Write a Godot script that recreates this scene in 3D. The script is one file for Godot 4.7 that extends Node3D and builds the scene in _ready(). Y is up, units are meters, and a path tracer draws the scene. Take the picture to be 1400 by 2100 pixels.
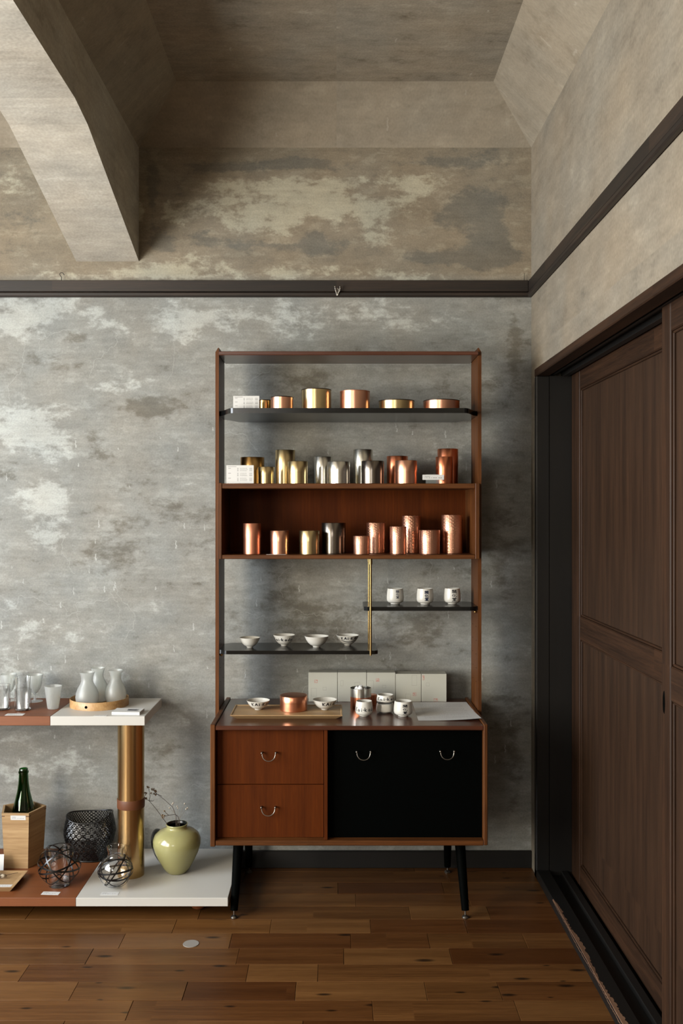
extends Node3D
# A shop corner: old plaster room, teak wall unit with metal tea canisters, two-tier display table, sliding doors.
# Distances in metres, y up; the lens looks along -Z from 1.383 m above the floor. "depth" below = metres in front of the lens.

const EYE := 1.383
const F := 1900.0
const WALL := 3.6      # depth of the back wall
const RIGHT := 0.756   # x of the right wall
const LEFT := -2.75     # x of the left wall (windows)
const FRONT := 2.6     # z of the wall behind the lens
const CEIL := 2.971
const TONE := 0.82      # how dark the whole place is painted, against the exposure

var counts := {}
var M := {}
var rng := RandomNumberGenerator.new()


# ---------------------------------------------------------------- geometry
class Geo:
	var v := PackedVector3Array()
	var n := PackedVector3Array()
	var u := PackedVector2Array()
	var i := PackedInt32Array()
	var xf := Transform3D()

	func put(p: Vector3, nn: Vector3, t: Vector2) -> int:
		v.append(xf * p)
		n.append((xf.basis * nn).normalized())
		u.append(t)
		return v.size() - 1

	func tri(a: Vector3, b: Vector3, c: Vector3, hint: Vector3, ta := Vector2(), tb := Vector2(), tc := Vector2()) -> void:
		var nn := (c - a).cross(b - a).normalized()
		if nn.dot(hint) < 0.0:
			var s := b
			b = c
			c = s
			var st := tb
			tb = tc
			tc = st
			nn = -nn
		var k := put(a, nn, ta)
		put(b, nn, tb)
		put(c, nn, tc)
		i.append_array(PackedInt32Array([k, k + 1, k + 2]))

	func quad(a: Vector3, b: Vector3, c: Vector3, d: Vector3, hint: Vector3, ta := Vector2(0, 1), tb := Vector2(1, 1), tc := Vector2(1, 0), td := Vector2(0, 0)) -> void:
		var nn := (c - a).cross(b - a).normalized()
		if nn.dot(hint) < 0.0:
			var s := b
			b = d
			d = s
			var st := tb
			tb = td
			td = st
			nn = -nn
		var k := put(a, nn, ta)
		put(b, nn, tb)
		put(c, nn, tc)
		put(d, nn, td)
		i.append_array(PackedInt32Array([k, k + 1, k + 2, k, k + 2, k + 3]))

	func uvp(p: Vector3, axis: int, grain: int, off: Vector2) -> Vector2:
		var a := (axis + 1) % 3
		var b := (axis + 2) % 3
		if a == grain:
			var s := a
			a = b
			b = s
		return Vector2(p[a], p[b]) + off

	# chamfered box from lo to hi; grain is the axis along which the texture's v runs
	func box(lo: Vector3, hi: Vector3, ch := 0.002, grain := 1, off := Vector2()) -> void:
		var c := minf(ch, 0.45 * minf(hi.x - lo.x, minf(hi.y - lo.y, hi.z - lo.z)))
		for ax in 3:
			var a := (ax + 1) % 3
			var b := (ax + 2) % 3
			for s in 2:
				var p: Array[Vector3] = []
				for k in 4:
					var q := Vector3()
					q[ax] = hi[ax] if s else lo[ax]
					q[a] = (hi[a] - c) if k in [1, 2] else (lo[a] + c)
					q[b] = (hi[b] - c) if k > 1 else (lo[b] + c)
					p.append(q)
				var h := Vector3()
				h[ax] = 1.0 if s else -1.0
				quad(p[0], p[1], p[2], p[3], h, uvp(p[0], ax, grain, off), uvp(p[1], ax, grain, off), uvp(p[2], ax, grain, off), uvp(p[3], ax, grain, off))
		if c <= 0.0:
			return
		for ax in 3: # edges that run along ax
			var a := (ax + 1) % 3
			var b := (ax + 2) % 3
			for s in 4:
				var sa := s & 1
				var sb := s >> 1
				var pa := Vector3()
				pa[a] = hi[a] if sa else lo[a]
				pa[b] = (hi[b] - c) if sb else (lo[b] + c)
				var pb := Vector3()
				pb[a] = (hi[a] - c) if sa else (lo[a] + c)
				pb[b] = hi[b] if sb else lo[b]
				var h := Vector3()
				h[a] = 1.0 if sa else -1.0
				h[b] = 1.0 if sb else -1.0
				var a0 := pa
				var a1 := pa
				var b0 := pb
				var b1 := pb
				a0[ax] = lo[ax] + c
				b0[ax] = lo[ax] + c
				a1[ax] = hi[ax] - c
				b1[ax] = hi[ax] - c
				quad(a0, a1, b1, b0, h, uvp(a0, a, grain, off), uvp(a1, a, grain, off), uvp(b1, a, grain, off), uvp(b0, a, grain, off))
		for s in 8:
			var sg := Vector3(1 if s & 1 else -1, 1 if s & 2 else -1, 1 if s & 4 else -1)
			var o := Vector3(hi.x if s & 1 else lo.x, hi.y if s & 2 else lo.y, hi.z if s & 4 else lo.z)
			var k := o - sg * c
			tri(Vector3(o.x, k.y, k.z), Vector3(k.x, o.y, k.z), Vector3(k.x, k.y, o.z), sg, uvp(o, 0, grain, off), uvp(o, 0, grain, off), uvp(o, 0, grain, off))

	# profile of (radius, height); outside on the right hand when going up
	func lathe(p: PackedVector2Array, seg := 48, sx := 1.0, sz := 1.0) -> void:
		var lo := 1e9
		var hi := -1e9
		for q in p:
			lo = minf(lo, q.y)
			hi = maxf(hi, q.y)
		var nor: Array[Vector2] = []
		for k in p.size() - 1:
			var d := p[k + 1] - p[k]
			nor.append(Vector2(d.y, -d.x).normalized())
		for k in p.size() - 1:
			var n0 := nor[k]
			var n1 := nor[k]
			if k > 0 and nor[k - 1].dot(nor[k]) > 0.75:
				n0 = (nor[k - 1] + nor[k]).normalized()
			if k < p.size() - 2 and nor[k + 1].dot(nor[k]) > 0.75:
				n1 = (nor[k + 1] + nor[k]).normalized()
			var base := v.size()
			for s in seg + 1:
				var t := TAU * (float(s) / seg - 0.5)
				var sn := sin(t)
				var cs := cos(t)
				put(Vector3(p[k].x * sn * sx, p[k].y, p[k].x * cs * sz), Vector3(n0.x * sn / sx, n0.y, n0.x * cs / sz).normalized(), Vector2(float(s) / seg, 1.0 - (p[k].y - lo) / (hi - lo)))
				put(Vector3(p[k + 1].x * sn * sx, p[k + 1].y, p[k + 1].x * cs * sz), Vector3(n1.x * sn / sx, n1.y, n1.x * cs / sz).normalized(), Vector2(float(s) / seg, 1.0 - (p[k + 1].y - lo) / (hi - lo)))
			for s in seg:
				var a := base + 2 * s
				if p[k + 1].x > 1e-7:
					i.append_array(PackedInt32Array([a, a + 1, a + 3]))
				if p[k].x > 1e-7:
					i.append_array(PackedInt32Array([a, a + 3, a + 2]))

	func ball(c: Vector3, r: Vector3, seg := 16, rows := 10) -> void:
		var keep := xf
		xf = xf * Transform3D(Basis.from_scale(r), c)
		var p := PackedVector2Array()
		for k in rows + 1:
			var t := -PI / 2 + PI * k / rows
			p.append(Vector2(maxf(cos(t), 0.0) if k > 0 and k < rows else 0.0, sin(t)))
		lathe(p, seg)
		xf = keep

	func tube(pts: Array, r0: float, r1: float, seg := 8, closed := false) -> void:
		var m := pts.size()
		var a := Vector3()
		var base := v.size()
		for k in m:
			var d: Vector3
			if closed:
				d = (pts[(k + 1) % m] - pts[(k + m - 1) % m]).normalized()
			else:
				d = (pts[mini(k + 1, m - 1)] - pts[maxi(k - 1, 0)]).normalized()
			if k == 0:
				a = d.cross(Vector3.UP if absf(d.y) < 0.8 else Vector3.RIGHT)
			a = (a - d * a.dot(d)).normalized()
			var b := d.cross(a)
			var r := lerpf(r0, r1, float(k) / maxf(m - 1, 1))
			for s in seg:
				var t := TAU * s / seg
				var o := a * cos(t) + b * sin(t)
				put(pts[k] + o * r, o, Vector2(float(s) / seg, float(k)))
		var last := m if closed else m - 1
		for k in last:
			var k1 := (k + 1) % m
			for s in seg:
				var s1 := (s + 1) % seg
				var A := base + k * seg + s
				var B := base + k * seg + s1
				var C := base + k1 * seg + s1
				var D := base + k1 * seg + s
				i.append_array(PackedInt32Array([A, D, C, A, C, B]))
		if not closed:
			for e in 2:
				var k := (m - 1) * e
				var c := put(pts[k], Vector3.UP, Vector2())
				for s in seg:
					var A := base + k * seg + s
					var B := base + k * seg + (s + 1) % seg
					i.append_array(PackedInt32Array([c, A, B] if e == 0 else [c, B, A]))

	# a flat band bent round a circle (radius r, half width w, thickness t), axis = local y
	func band(r: float, w: float, t: float, seg := 48) -> void:
		lathe(PackedVector2Array([Vector2(r - t, -w), Vector2(r, -w), Vector2(r, w), Vector2(r - t, w), Vector2(r - t, -w)]), seg)

	# outline in (a, b) pushed out along axis from lo to hi; order of outline axes: axis+1, axis+2
	func prism(poly: PackedVector2Array, ax: int, lo: float, hi: float, grain := 1) -> void:
		var a := (ax + 1) % 3
		var b := (ax + 2) % 3
		var mk := func(q: Vector2, w: float) -> Vector3:
			var r := Vector3()
			r[a] = q.x
			r[b] = q.y
			r[ax] = w
			return r
		var cw := Geometry2D.is_polygon_clockwise(poly)
		for k in poly.size():
			var p := poly[k]
			var q := poly[(k + 1) % poly.size()]
			var d := q - p
			var o := Vector2(-d.y, d.x) if cw else Vector2(d.y, -d.x)
			var h := Vector3()
			h[a] = o.x
			h[b] = o.y
			var P: Array[Vector3] = [mk.call(p, lo), mk.call(q, lo), mk.call(q, hi), mk.call(p, hi)]
			var side := a if absf(o.x) > absf(o.y) else b
			quad(P[0], P[1], P[2], P[3], h, uvp(P[0], side, grain, Vector2()), uvp(P[1], side, grain, Vector2()), uvp(P[2], side, grain, Vector2()), uvp(P[3], side, grain, Vector2()))
		var t := Geometry2D.triangulate_polygon(poly)
		for k in range(0, t.size(), 3):
			for s in 2:
				var w := hi if s else lo
				var h := Vector3()
				h[ax] = 1.0 if s else -1.0
				var A: Vector3 = mk.call(poly[t[k]], w)
				var B: Vector3 = mk.call(poly[t[k + 1]], w)
				var C: Vector3 = mk.call(poly[t[k + 2]], w)
				tri(A, B, C, h, uvp(A, ax, grain, Vector2()), uvp(B, ax, grain, Vector2()), uvp(C, ax, grain, Vector2()))

	func mesh() -> ArrayMesh:
		var arr := []
		arr.resize(Mesh.ARRAY_MAX)
		arr[Mesh.ARRAY_VERTEX] = v
		arr[Mesh.ARRAY_NORMAL] = n
		arr[Mesh.ARRAY_TEX_UV] = u
		arr[Mesh.ARRAY_INDEX] = i
		var m := ArrayMesh.new()
		m.add_surface_from_arrays(Mesh.PRIMITIVE_TRIANGLES, arr)
		return m


func at(px: float, py: float, depth: float) -> Vector3:
	return Vector3((px - 690.0) * depth / F, EYE + (1048.0 - py) * depth / F, -depth)


func numbered(called: String) -> String:
	var k: int = counts.get(called, 0)
	counts[called] = k + 1
	return called if k == 0 else "%s_%03d" % [called, k]


func tag(o: Node3D, label: String, category: String, group := "", kind := "") -> void:
	o.set_meta("label", label)
	if category:
		o.set_meta("category", category)
	if group:
		o.set_meta("group", group)
	if kind:
		o.set_meta("kind", kind)


func thing(called: String, label: String, category: String, where := Vector3.ZERO, turn := 0.0, group := "", kind := "") -> Node3D:
	var o := Node3D.new()
	o.name = numbered(called)
	add_child(o, true)
	o.position = where
	o.rotation.y = turn
	tag(o, label, category, group, kind)
	return o


func part(parent: Node3D, called: String, g: Geo, mat: Material, label := "") -> MeshInstance3D:
	return part_mesh(parent, called, g.mesh(), mat, label)


func part_mesh(parent: Node3D, called: String, m: Mesh, mat: Material, label := "") -> MeshInstance3D:
	var o := MeshInstance3D.new()
	o.name = called
	o.mesh = m
	o.material_override = mat
	parent.add_child(o, true)
	if label:
		o.set_meta("label", label)
	return o


func single(called: String, g: Geo, mat: Material, label: String, category: String, where := Vector3.ZERO, turn := 0.0, group := "", kind := "") -> MeshInstance3D:
	var o := MeshInstance3D.new()
	o.name = numbered(called)
	o.mesh = g.mesh()
	o.material_override = mat
	add_child(o, true)
	o.position = where
	o.rotation.y = turn
	tag(o, label, category, group, kind)
	return o


func boxgeo(lo: Vector3, hi: Vector3, ch := 0.002, grain := 1, off := Vector2()) -> Geo:
	var g := Geo.new()
	g.box(lo, hi, ch, grain, off)
	return g


func P2(a: Array) -> PackedVector2Array:
	var p := PackedVector2Array()
	for k in range(0, a.size(), 2):
		p.append(Vector2(a[k], a[k + 1]))
	return p


# ---------------------------------------------------------------- textures
func field(seed_: int, w: int, h: int, freq: float, oct: int, sx := 1.0, sy := 1.0, gain := 0.5) -> PackedByteArray:
	var f := FastNoiseLite.new()
	f.seed = seed_
	f.noise_type = FastNoiseLite.TYPE_SIMPLEX_SMOOTH
	f.frequency = freq
	f.fractal_type = FastNoiseLite.FRACTAL_FBM
	f.fractal_octaves = oct
	f.fractal_gain = gain
	var im := f.get_image(maxi(4, int(w / sx)), maxi(4, int(h / sy)), false, false, false)
	if im.get_width() != w or im.get_height() != h:
		im.resize(w, h, Image.INTERPOLATE_CUBIC)
	im.convert(Image.FORMAT_L8)
	return im.get_data()


func tex(im: Image) -> ImageTexture:
	return ImageTexture.create_from_image(im)


func mat(c: Color, rough := 0.6, metal := 0.0) -> StandardMaterial3D:
	var m := StandardMaterial3D.new()
	m.albedo_color = Color(c.r * TONE, c.g * TONE, c.b * TONE, c.a) if metal < 0.9 else c
	m.roughness = rough
	m.metallic = metal
	return m


# plaster: blobs = [cx, cy, rx, ry, amount] in texture pixels; positive is pale limewash, negative bare darker render
func plaster(w: int, h: int, seed_: int, blobs: Array, c_dark: Color, c_base: Color, c_pale: Color, c_top: Color, split: int, drips: int, cracks: int) -> Array:
	var small := Image.create(w / 10 + 1, h / 10 + 1, false, Image.FORMAT_RF)
	for y in small.get_height():
		for x in small.get_width():
			var s := 0.0
			for b in blobs:
				var dx: float = (x * 10.0 - b[0]) / b[2]
				var dy: float = (y * 10.0 - b[1]) / b[3]
				var q := dx * dx + dy * dy
				if q < 6.0:
					s += b[4] * exp(-q)
			small.set_pixel(x, y, Color(s, 0, 0))
	small.resize(w, h, Image.INTERPOLATE_BILINEAR)
	var blob := small.get_data().to_float32_array()
	var big := field(seed_, w, h, 0.0035, 4)
	var mid := field(seed_ + 1, w, h, 0.013, 6, 2.2, 1.0, 0.62)
	var rag := field(seed_ + 2, w, h, 0.035, 5, 1.6, 1.0, 0.75)
	var fine := field(seed_ + 3, w, h, 0.22, 3)
	var brush := field(seed_ + 4, w, h, 0.1, 3, 14.0, 1.0)
	var scum := field(seed_ + 6, w, h, 0.03, 5, 3.5, 1.0, 0.7)
	var hue := field(seed_ + 5, w, h, 0.006, 3)
	var out := PackedByteArray()
	out.resize(w * h * 3)
	var bump := PackedByteArray()
	bump.resize(w * h)
	for y in h:
		var top := clampf((split - y) / 30.0 + 0.5, 0.0, 1.0)
		var br := lerpf(c_base.r, c_top.r, top)
		var bg := lerpf(c_base.g, c_top.g, top)
		var bb := lerpf(c_base.b, c_top.b, top)
		var pr := c_pale.r * lerpf(1.0, 0.97, top)
		var pg := c_pale.g * lerpf(1.0, 0.94, top)
		var pb := c_pale.b * lerpf(1.0, 0.86, top)
		for x in w:
			var k := y * w + x
			var nr := (rag[k] - 128) / 90.0
			var nm := (mid[k] - 128) / 90.0
			var t := blob[k] + 0.16 * (big[k] - 128) / 90.0 + 0.26 * nm + 0.2 * nr
			var pale := clampf((t - 0.2) / 0.2, 0.0, 1.0)
			var dark := clampf((-0.2 - t) / 0.22, 0.0, 1.0)
			var sc := clampf(((scum[k] - 128) / 90.0 + 0.5 * nr - 0.12) / 0.4, 0.0, 1.0)
			pale = minf(1.0, pale + 0.3 * sc * (1.0 - dark))
			dark = minf(1.0, dark + 0.25 * clampf((-0.5 - (scum[k] - 128) / 90.0 - 0.6 * nr) / 0.3, 0.0, 1.0) * (1.0 - pale))
			var tone := 1.0 + 0.07 * nm + 0.028 * (brush[k] - 128) / 90.0 + 0.05 * (fine[k] - 128) / 90.0 + 0.045 * nr
			var wm := 0.010 * (hue[k] - 128) / 90.0
			var r := br + (pr - br) * pale * 0.7 + (c_dark.r - br) * dark * 0.75
			var g := bg + (pg - bg) * pale * 0.7 + (c_dark.g - bg) * dark * 0.75
			var b := bb + (pb - bb) * pale * 0.7 + (c_dark.b - bb) * dark * 0.75
			out[k * 3] = clampi(int(255.0 * (r * tone + wm)), 0, 255)
			out[k * 3 + 1] = clampi(int(255.0 * g * tone), 0, 255)
			out[k * 3 + 2] = clampi(int(255.0 * (b * tone - wm)), 0, 255)
			bump[k] = clampi(int(120 + 70 * pale - 30 * dark + 0.28 * (fine[k] - 128) + 0.22 * (rag[k] - 128)), 0, 255)
	var im := Image.create_from_data(w, h, false, Image.FORMAT_RGB8, out)
	rng.seed = seed_
	var mark := func(x: int, y: int, c: Color, a: float) -> void:
		if x >= 0 and y >= 0 and x < w and y < h:
			im.set_pixel(x, y, im.get_pixel(x, y).lerp(c, a))
	for d in drips:
		var x := rng.randf_range(0.05, 0.97) * w
		var y := rng.randf_range(0.46, 0.86) * h
		var l := rng.randi_range(4, 17)
		var ww := rng.randi_range(1, 2)
		for q in l:
			for e in ww + (1 if q > l * 0.5 else 0):
				mark.call(int(x + e + sin(q * 0.7) * 0.5), int(y + q), c_pale.lightened(0.25), 0.65)
	for cr in cracks:
		var p := Vector2(rng.randf() * w, rng.randf_range(0.3, 0.85) * h)
		var main := rng.randf() * TAU
		var dir := main
		for q in rng.randi_range(80, 300):
			dir = lerpf(dir, main, 0.12) + rng.randf_range(-0.5, 0.5)
			if rng.randf() < 0.012:
				main += rng.randf_range(-0.9, 0.9)
			p += Vector2.from_angle(dir)
			mark.call(int(p.x), int(p.y), c_pale.lightened(0.12), 0.5)
			mark.call(int(p.x), int(p.y) + 1, c_dark, 0.16)
	return [im, Image.create_from_data(w, h, false, Image.FORMAT_L8, bump)]


func plaster_material(p: Array, scale: Vector3, world := false) -> StandardMaterial3D:
	var m := mat(Color.WHITE, 0.85)
	m.albedo_texture = tex(p[0])
	m.heightmap_enabled = true
	m.heightmap_texture = tex(p[1])
	m.heightmap_scale = 0.16
	m.metallic_specular = 0.35
	if world:
		m.uv1_triplanar = true
		m.uv1_world_triplanar = true
		m.uv1_triplanar_sharpness = 6.0
	m.uv1_scale = scale
	return m


# wood: grain along v. The picture covers 0.32 x 1.1 m
func wood_image(seed_: int, dark: Color, light: Color, contrast := 1.0, knots := 0) -> Image:
	var w := 384
	var h := 768
	var a := field(seed_, w, h, 0.012, 4, 1.0, 9.0)
	var b := field(seed_ + 1, w, h, 0.09, 3, 1.0, 28.0)
	var c := field(seed_ + 2, w, h, 0.3, 2, 1.0, 14.0)
	var out := PackedByteArray()
	out.resize(w * h * 3)
	for k in w * h:
		var t := clampf(0.5 + contrast * (0.55 * (a[k] - 128) / 90.0 + 0.35 * (b[k] - 128) / 90.0 + 0.3 * (c[k] - 128) / 90.0), 0.0, 1.0)
		out[k * 3] = int(255 * lerpf(dark.r, light.r, t))
		out[k * 3 + 1] = int(255 * lerpf(dark.g, light.g, t))
		out[k * 3 + 2] = int(255 * lerpf(dark.b, light.b, t))
	var im := Image.create_from_data(w, h, false, Image.FORMAT_RGB8, out)
	rng.seed = seed_
	for q in knots:
		var o := Vector2(rng.randf_range(20, w - 20), rng.randf_range(30, h - 30))
		var r := rng.randf_range(3.0, 11.0)
		for y in range(-30, 31):
			for x in range(-14, 15):
				var e := sqrt((x / r) ** 2 + (y / (r * 1.9)) ** 2)
				if e < 1.25:
					var px := int(o.x) + x
					var py := int(o.y) + y
					if px >= 0 and py >= 0 and px < w and py < h:
						im.set_pixel(px, py, im.get_pixel(px, py).lerp(dark.darkened(0.62), clampf(1.25 - e, 0.0, 0.85)))
	return im


func wood(seed_: int, dark: Color, light: Color, rough: float, contrast := 1.0, coat := 0.0, knots := 0) -> StandardMaterial3D:
	var m := mat(Color.WHITE, rough)
	m.albedo_texture = tex(wood_image(seed_, dark, light, contrast, knots))
	m.uv1_scale = Vector3(1.0 / 0.32, 1.0 / 1.1, 1)
	if coat > 0.0:
		m.clearcoat_enabled = true
		m.clearcoat = coat
		m.clearcoat_roughness = 0.22
	return m


func stroke(im: Image, pts: Array, at_: Vector2, size: Vector2, wd: float, c: Color) -> void:
	for k in range(0, pts.size() - 2, 2):
		var a := at_ + Vector2(pts[k], pts[k + 1]) * size
		var b := at_ + Vector2(pts[k + 2], pts[k + 3]) * size
		var steps := int(a.distance_to(b) * 1.5) + 1
		for s in steps + 1:
			var p := a.lerp(b, float(s) / steps)
			for y in range(int(p.y - wd), int(p.y + wd) + 1):
				for x in range(int(p.x - wd), int(p.x + wd) + 1):
					if x >= 0 and y >= 0 and x < im.get_width() and y < im.get_height():
						var d := Vector2(x + 0.5, y + 0.5).distance_to(p)
						if d < wd:
							im.set_pixel(x, y, im.get_pixel(x, y).lerp(c, clampf((wd - d) * 1.5, 0.0, 0.9)))


const GLYPH := {
	"K": [[0, 0, 0, 1], [0.6, 0, 0, 0.55, 0.65, 1]], "A": [[0, 1, 0.35, 0, 0.7, 1], [0.15, 0.62, 0.55, 0.62]], "I": [[0.15, 0.35, 0.15, 1], [0.15, 0.02, 0.16, 0.1]], "-": [[0, 0.55, 0.45, 0.55]],
	"D": [[0, 0, 0, 1, 0.45, 0.85, 0.6, 0.5, 0.4, 0.1, 0, 0]], "O": [[0.3, 0, 0.02, 0.4, 0.1, 0.85, 0.35, 1, 0.6, 0.75, 0.6, 0.25, 0.3, 0]],
	"a": [[0.5, 0.45, 0.15, 0.45, 0.02, 0.75, 0.2, 1, 0.48, 0.8, 0.5, 0.45, 0.58, 1]], "i": [[0.15, 0.45, 0.18, 1], [0.15, 0.15, 0.16, 0.22]], "k": [[0, 0, 0.02, 1], [0.5, 0.4, 0.02, 0.7, 0.55, 1]],
	"d": [[0.5, 0.5, 0.15, 0.5, 0.02, 0.78, 0.2, 1, 0.5, 0.8], [0.5, 0, 0.55, 1]], "o": [[0.3, 0.45, 0.05, 0.6, 0.1, 0.95, 0.4, 1, 0.55, 0.7, 0.3, 0.45]],
	"開": [[0.1, 0.05, 0.1, 0.95], [0.1, 0.05, 0.42, 0.05, 0.42, 0.38, 0.1, 0.38], [0.1, 0.21, 0.42, 0.21], [0.58, 0.05, 0.9, 0.05, 0.9, 0.95, 0.8, 0.9], [0.58, 0.05, 0.58, 0.38, 0.9, 0.38], [0.58, 0.21, 0.9, 0.21], [0.28, 0.52, 0.74, 0.52], [0.2, 0.7, 0.8, 0.7], [0.42, 0.52, 0.34, 0.93], [0.62, 0.52, 0.62, 0.95]],
	"化": [[0.36, 0.05, 0.08, 0.48], [0.25, 0.3, 0.25, 0.95], [0.86, 0.2, 0.5, 0.55], [0.52, 0.08, 0.52, 0.85, 0.9, 0.88, 0.93, 0.65]],
	"堂": [[0.5, 0, 0.5, 0.16], [0.25, 0.03, 0.33, 0.16], [0.75, 0.03, 0.67, 0.16], [0.12, 0.33, 0.12, 0.22, 0.88, 0.22, 0.86, 0.33], [0.3, 0.37, 0.7, 0.37, 0.7, 0.54, 0.3, 0.54, 0.3, 0.37], [0.25, 0.74, 0.75, 0.74], [0.5, 0.6, 0.5, 0.95], [0.08, 0.96, 0.92, 0.96]],
}


func write(im: Image, text: String, at_: Vector2, size: Vector2, wd: float, c: Color, down := false, wobble := 0.0) -> void:
	var p := at_
	for k in text.length():
		for s in GLYPH[text[k]]:
			stroke(im, s, p + Vector2(0, rng.randf_range(-wobble, wobble)), size, wd, c)
		if down:
			p.y += size.y * 1.12
		else:
			p.x += size.x * (0.62 if text[k] in "Ii-" else 1.05)


func glaze(text: String, mode: int, u0: float, v0: float, size: Vector2, wd: float, ink: Color, seed_: int, extra := "") -> StandardMaterial3D:
	var w := 512
	var h := 176
	var im := Image.create(w, h, false, Image.FORMAT_RGB8)
	im.fill(Color(0.90, 0.89, 0.85))
	rng.seed = seed_
	for k in 260:
		im.fill_rect(Rect2i(rng.randi() % w, rng.randi() % h, rng.randi_range(1, 2), 1), Color(0.80, 0.78, 0.73))
	if extra == "swoosh":
		stroke(im, [0, 0, 0.25, 0.75, 0.5, 1, 0.75, 0.8, 1, 0.1], Vector2(u0 * w - 6, (v0 + 0.36) * h), Vector2(130, 34), 6.5, Color(0.05, 0.05, 0.06))
	if extra == "band":
		for x in range(0, w, 3):
			stroke(im, [0, 0, 1, 0], Vector2(x, h * 0.86 + sin(x * 0.05) * 2.0), Vector2(4, 1), 6.5, Color(0.05, 0.055, 0.08))
	write(im, text, Vector2(u0 * w, v0 * h), size, wd, ink, mode == 1, 1.5)
	var m := mat(Color.WHITE, 0.28)
	m.albedo_texture = tex(im)
	return m


# a printed card: rows of small type
func card_material(w: int, h: int, seed_: int, style: int) -> StandardMaterial3D:
	var im := Image.create(w, h, false, Image.FORMAT_RGB8)
	im.fill(Color(0.93, 0.93, 0.92))
	rng.seed = seed_
	var ink := Color(0.33, 0.33, 0.33)
	if style == 0: # price list in columns
		im.fill_rect(Rect2i(int(w * 0.05), int(h * 0.07), int(w * 0.32), 3), ink)
		for r in 12:
			if r % 4 == 3:
				continue
			var y := int(h * 0.16 + r * h * 0.068)
			if r % 4 == 0:
				im.fill_rect(Rect2i(int(w * 0.07), y, int(w * 0.1), 3), ink)
			im.fill_rect(Rect2i(int(w * 0.4), y, int(w * 0.045), 4), ink)
			var x := int(w * 0.5)
			while x < w * 0.74:
				var l := rng.randi_range(4, 12)
				im.fill_rect(Rect2i(x, y, l, 3), ink.lightened(0.15))
				x += l + 3
			im.fill_rect(Rect2i(int(w * 0.84), y, int(w * 0.11), 3), ink)
	elif style == 1: # short line
		var x := int(w * 0.1)
		while x < w * 0.85:
			var l := rng.randi_range(4, 14)
			im.fill_rect(Rect2i(x, int(h * 0.55), l, maxi(2, h / 12)), ink)
			x += l + rng.randi_range(3, 18)
		im.fill_rect(Rect2i(int(w * 0.1), int(h * 0.3), int(w * 0.25), maxi(2, h / 14)), ink.lightened(0.2))
	elif style == 2: # a letter, many faint lines
		for r in 22:
			var x := int(w * 0.12)
			var y := int(h * 0.1 + r * h * 0.037)
			var end := w * (0.86 if r % 6 else 0.5)
			while x < end:
				var l := rng.randi_range(5, 22)
				im.fill_rect(Rect2i(x, y, l, 2), ink.lightened(0.35))
				x += l + 4
	elif style == 3: # postcard with a grey picture
		for k in 26:
			stroke(im, [0, 0, 1, rng.randf_range(-0.3, 0.3)], Vector2(w * 0.46 + rng.randf_range(0, 30), h * 0.28 + k * h * 0.014), Vector2(w * 0.3, 20), 3.0, Color(0.32, 0.33, 0.36))
	var m := mat(Color.WHITE, 0.55)
	m.albedo_texture = tex(im)
	return m


func stamped_box_material(marks: Array) -> StandardMaterial3D:
	var im := Image.create(220, 220, false, Image.FORMAT_RGB8)
	im.fill(Color(0.82, 0.82, 0.77))
	for q in marks:
		var c := Color(0.82, 0.52, 0.47) if q[4] else Color(0.70, 0.70, 0.66)
		stroke(im, [0, 0, 1, 0, 1, 1, 0, 1, 0, 0], Vector2(q[0], q[1]), Vector2(q[2], q[3]), 1.3, c)
		if q[4]:
			for k in 5:
				stroke(im, [rng.randf(), rng.randf(), rng.randf(), rng.randf()], Vector2(q[0], q[1]), Vector2(q[2], q[3]), 1.5, c)
	var m := mat(Color.WHITE, 0.7)
	m.albedo_texture = tex(im)
	return m


func metal(c: Color, rough: float) -> StandardMaterial3D:
	var m := mat(c, rough, 1.0)
	return m


func glass(tint: Color, rough := 0.0, veil := 0.0) -> StandardMaterial3D:
	var m := mat(tint, rough)
	m.albedo_color = Color(tint.r, tint.g, tint.b, veil)
	m.transparency = BaseMaterial3D.TRANSPARENCY_ALPHA
	m.refraction_enabled = true
	m.refraction_scale = 0.05
	return m


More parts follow.
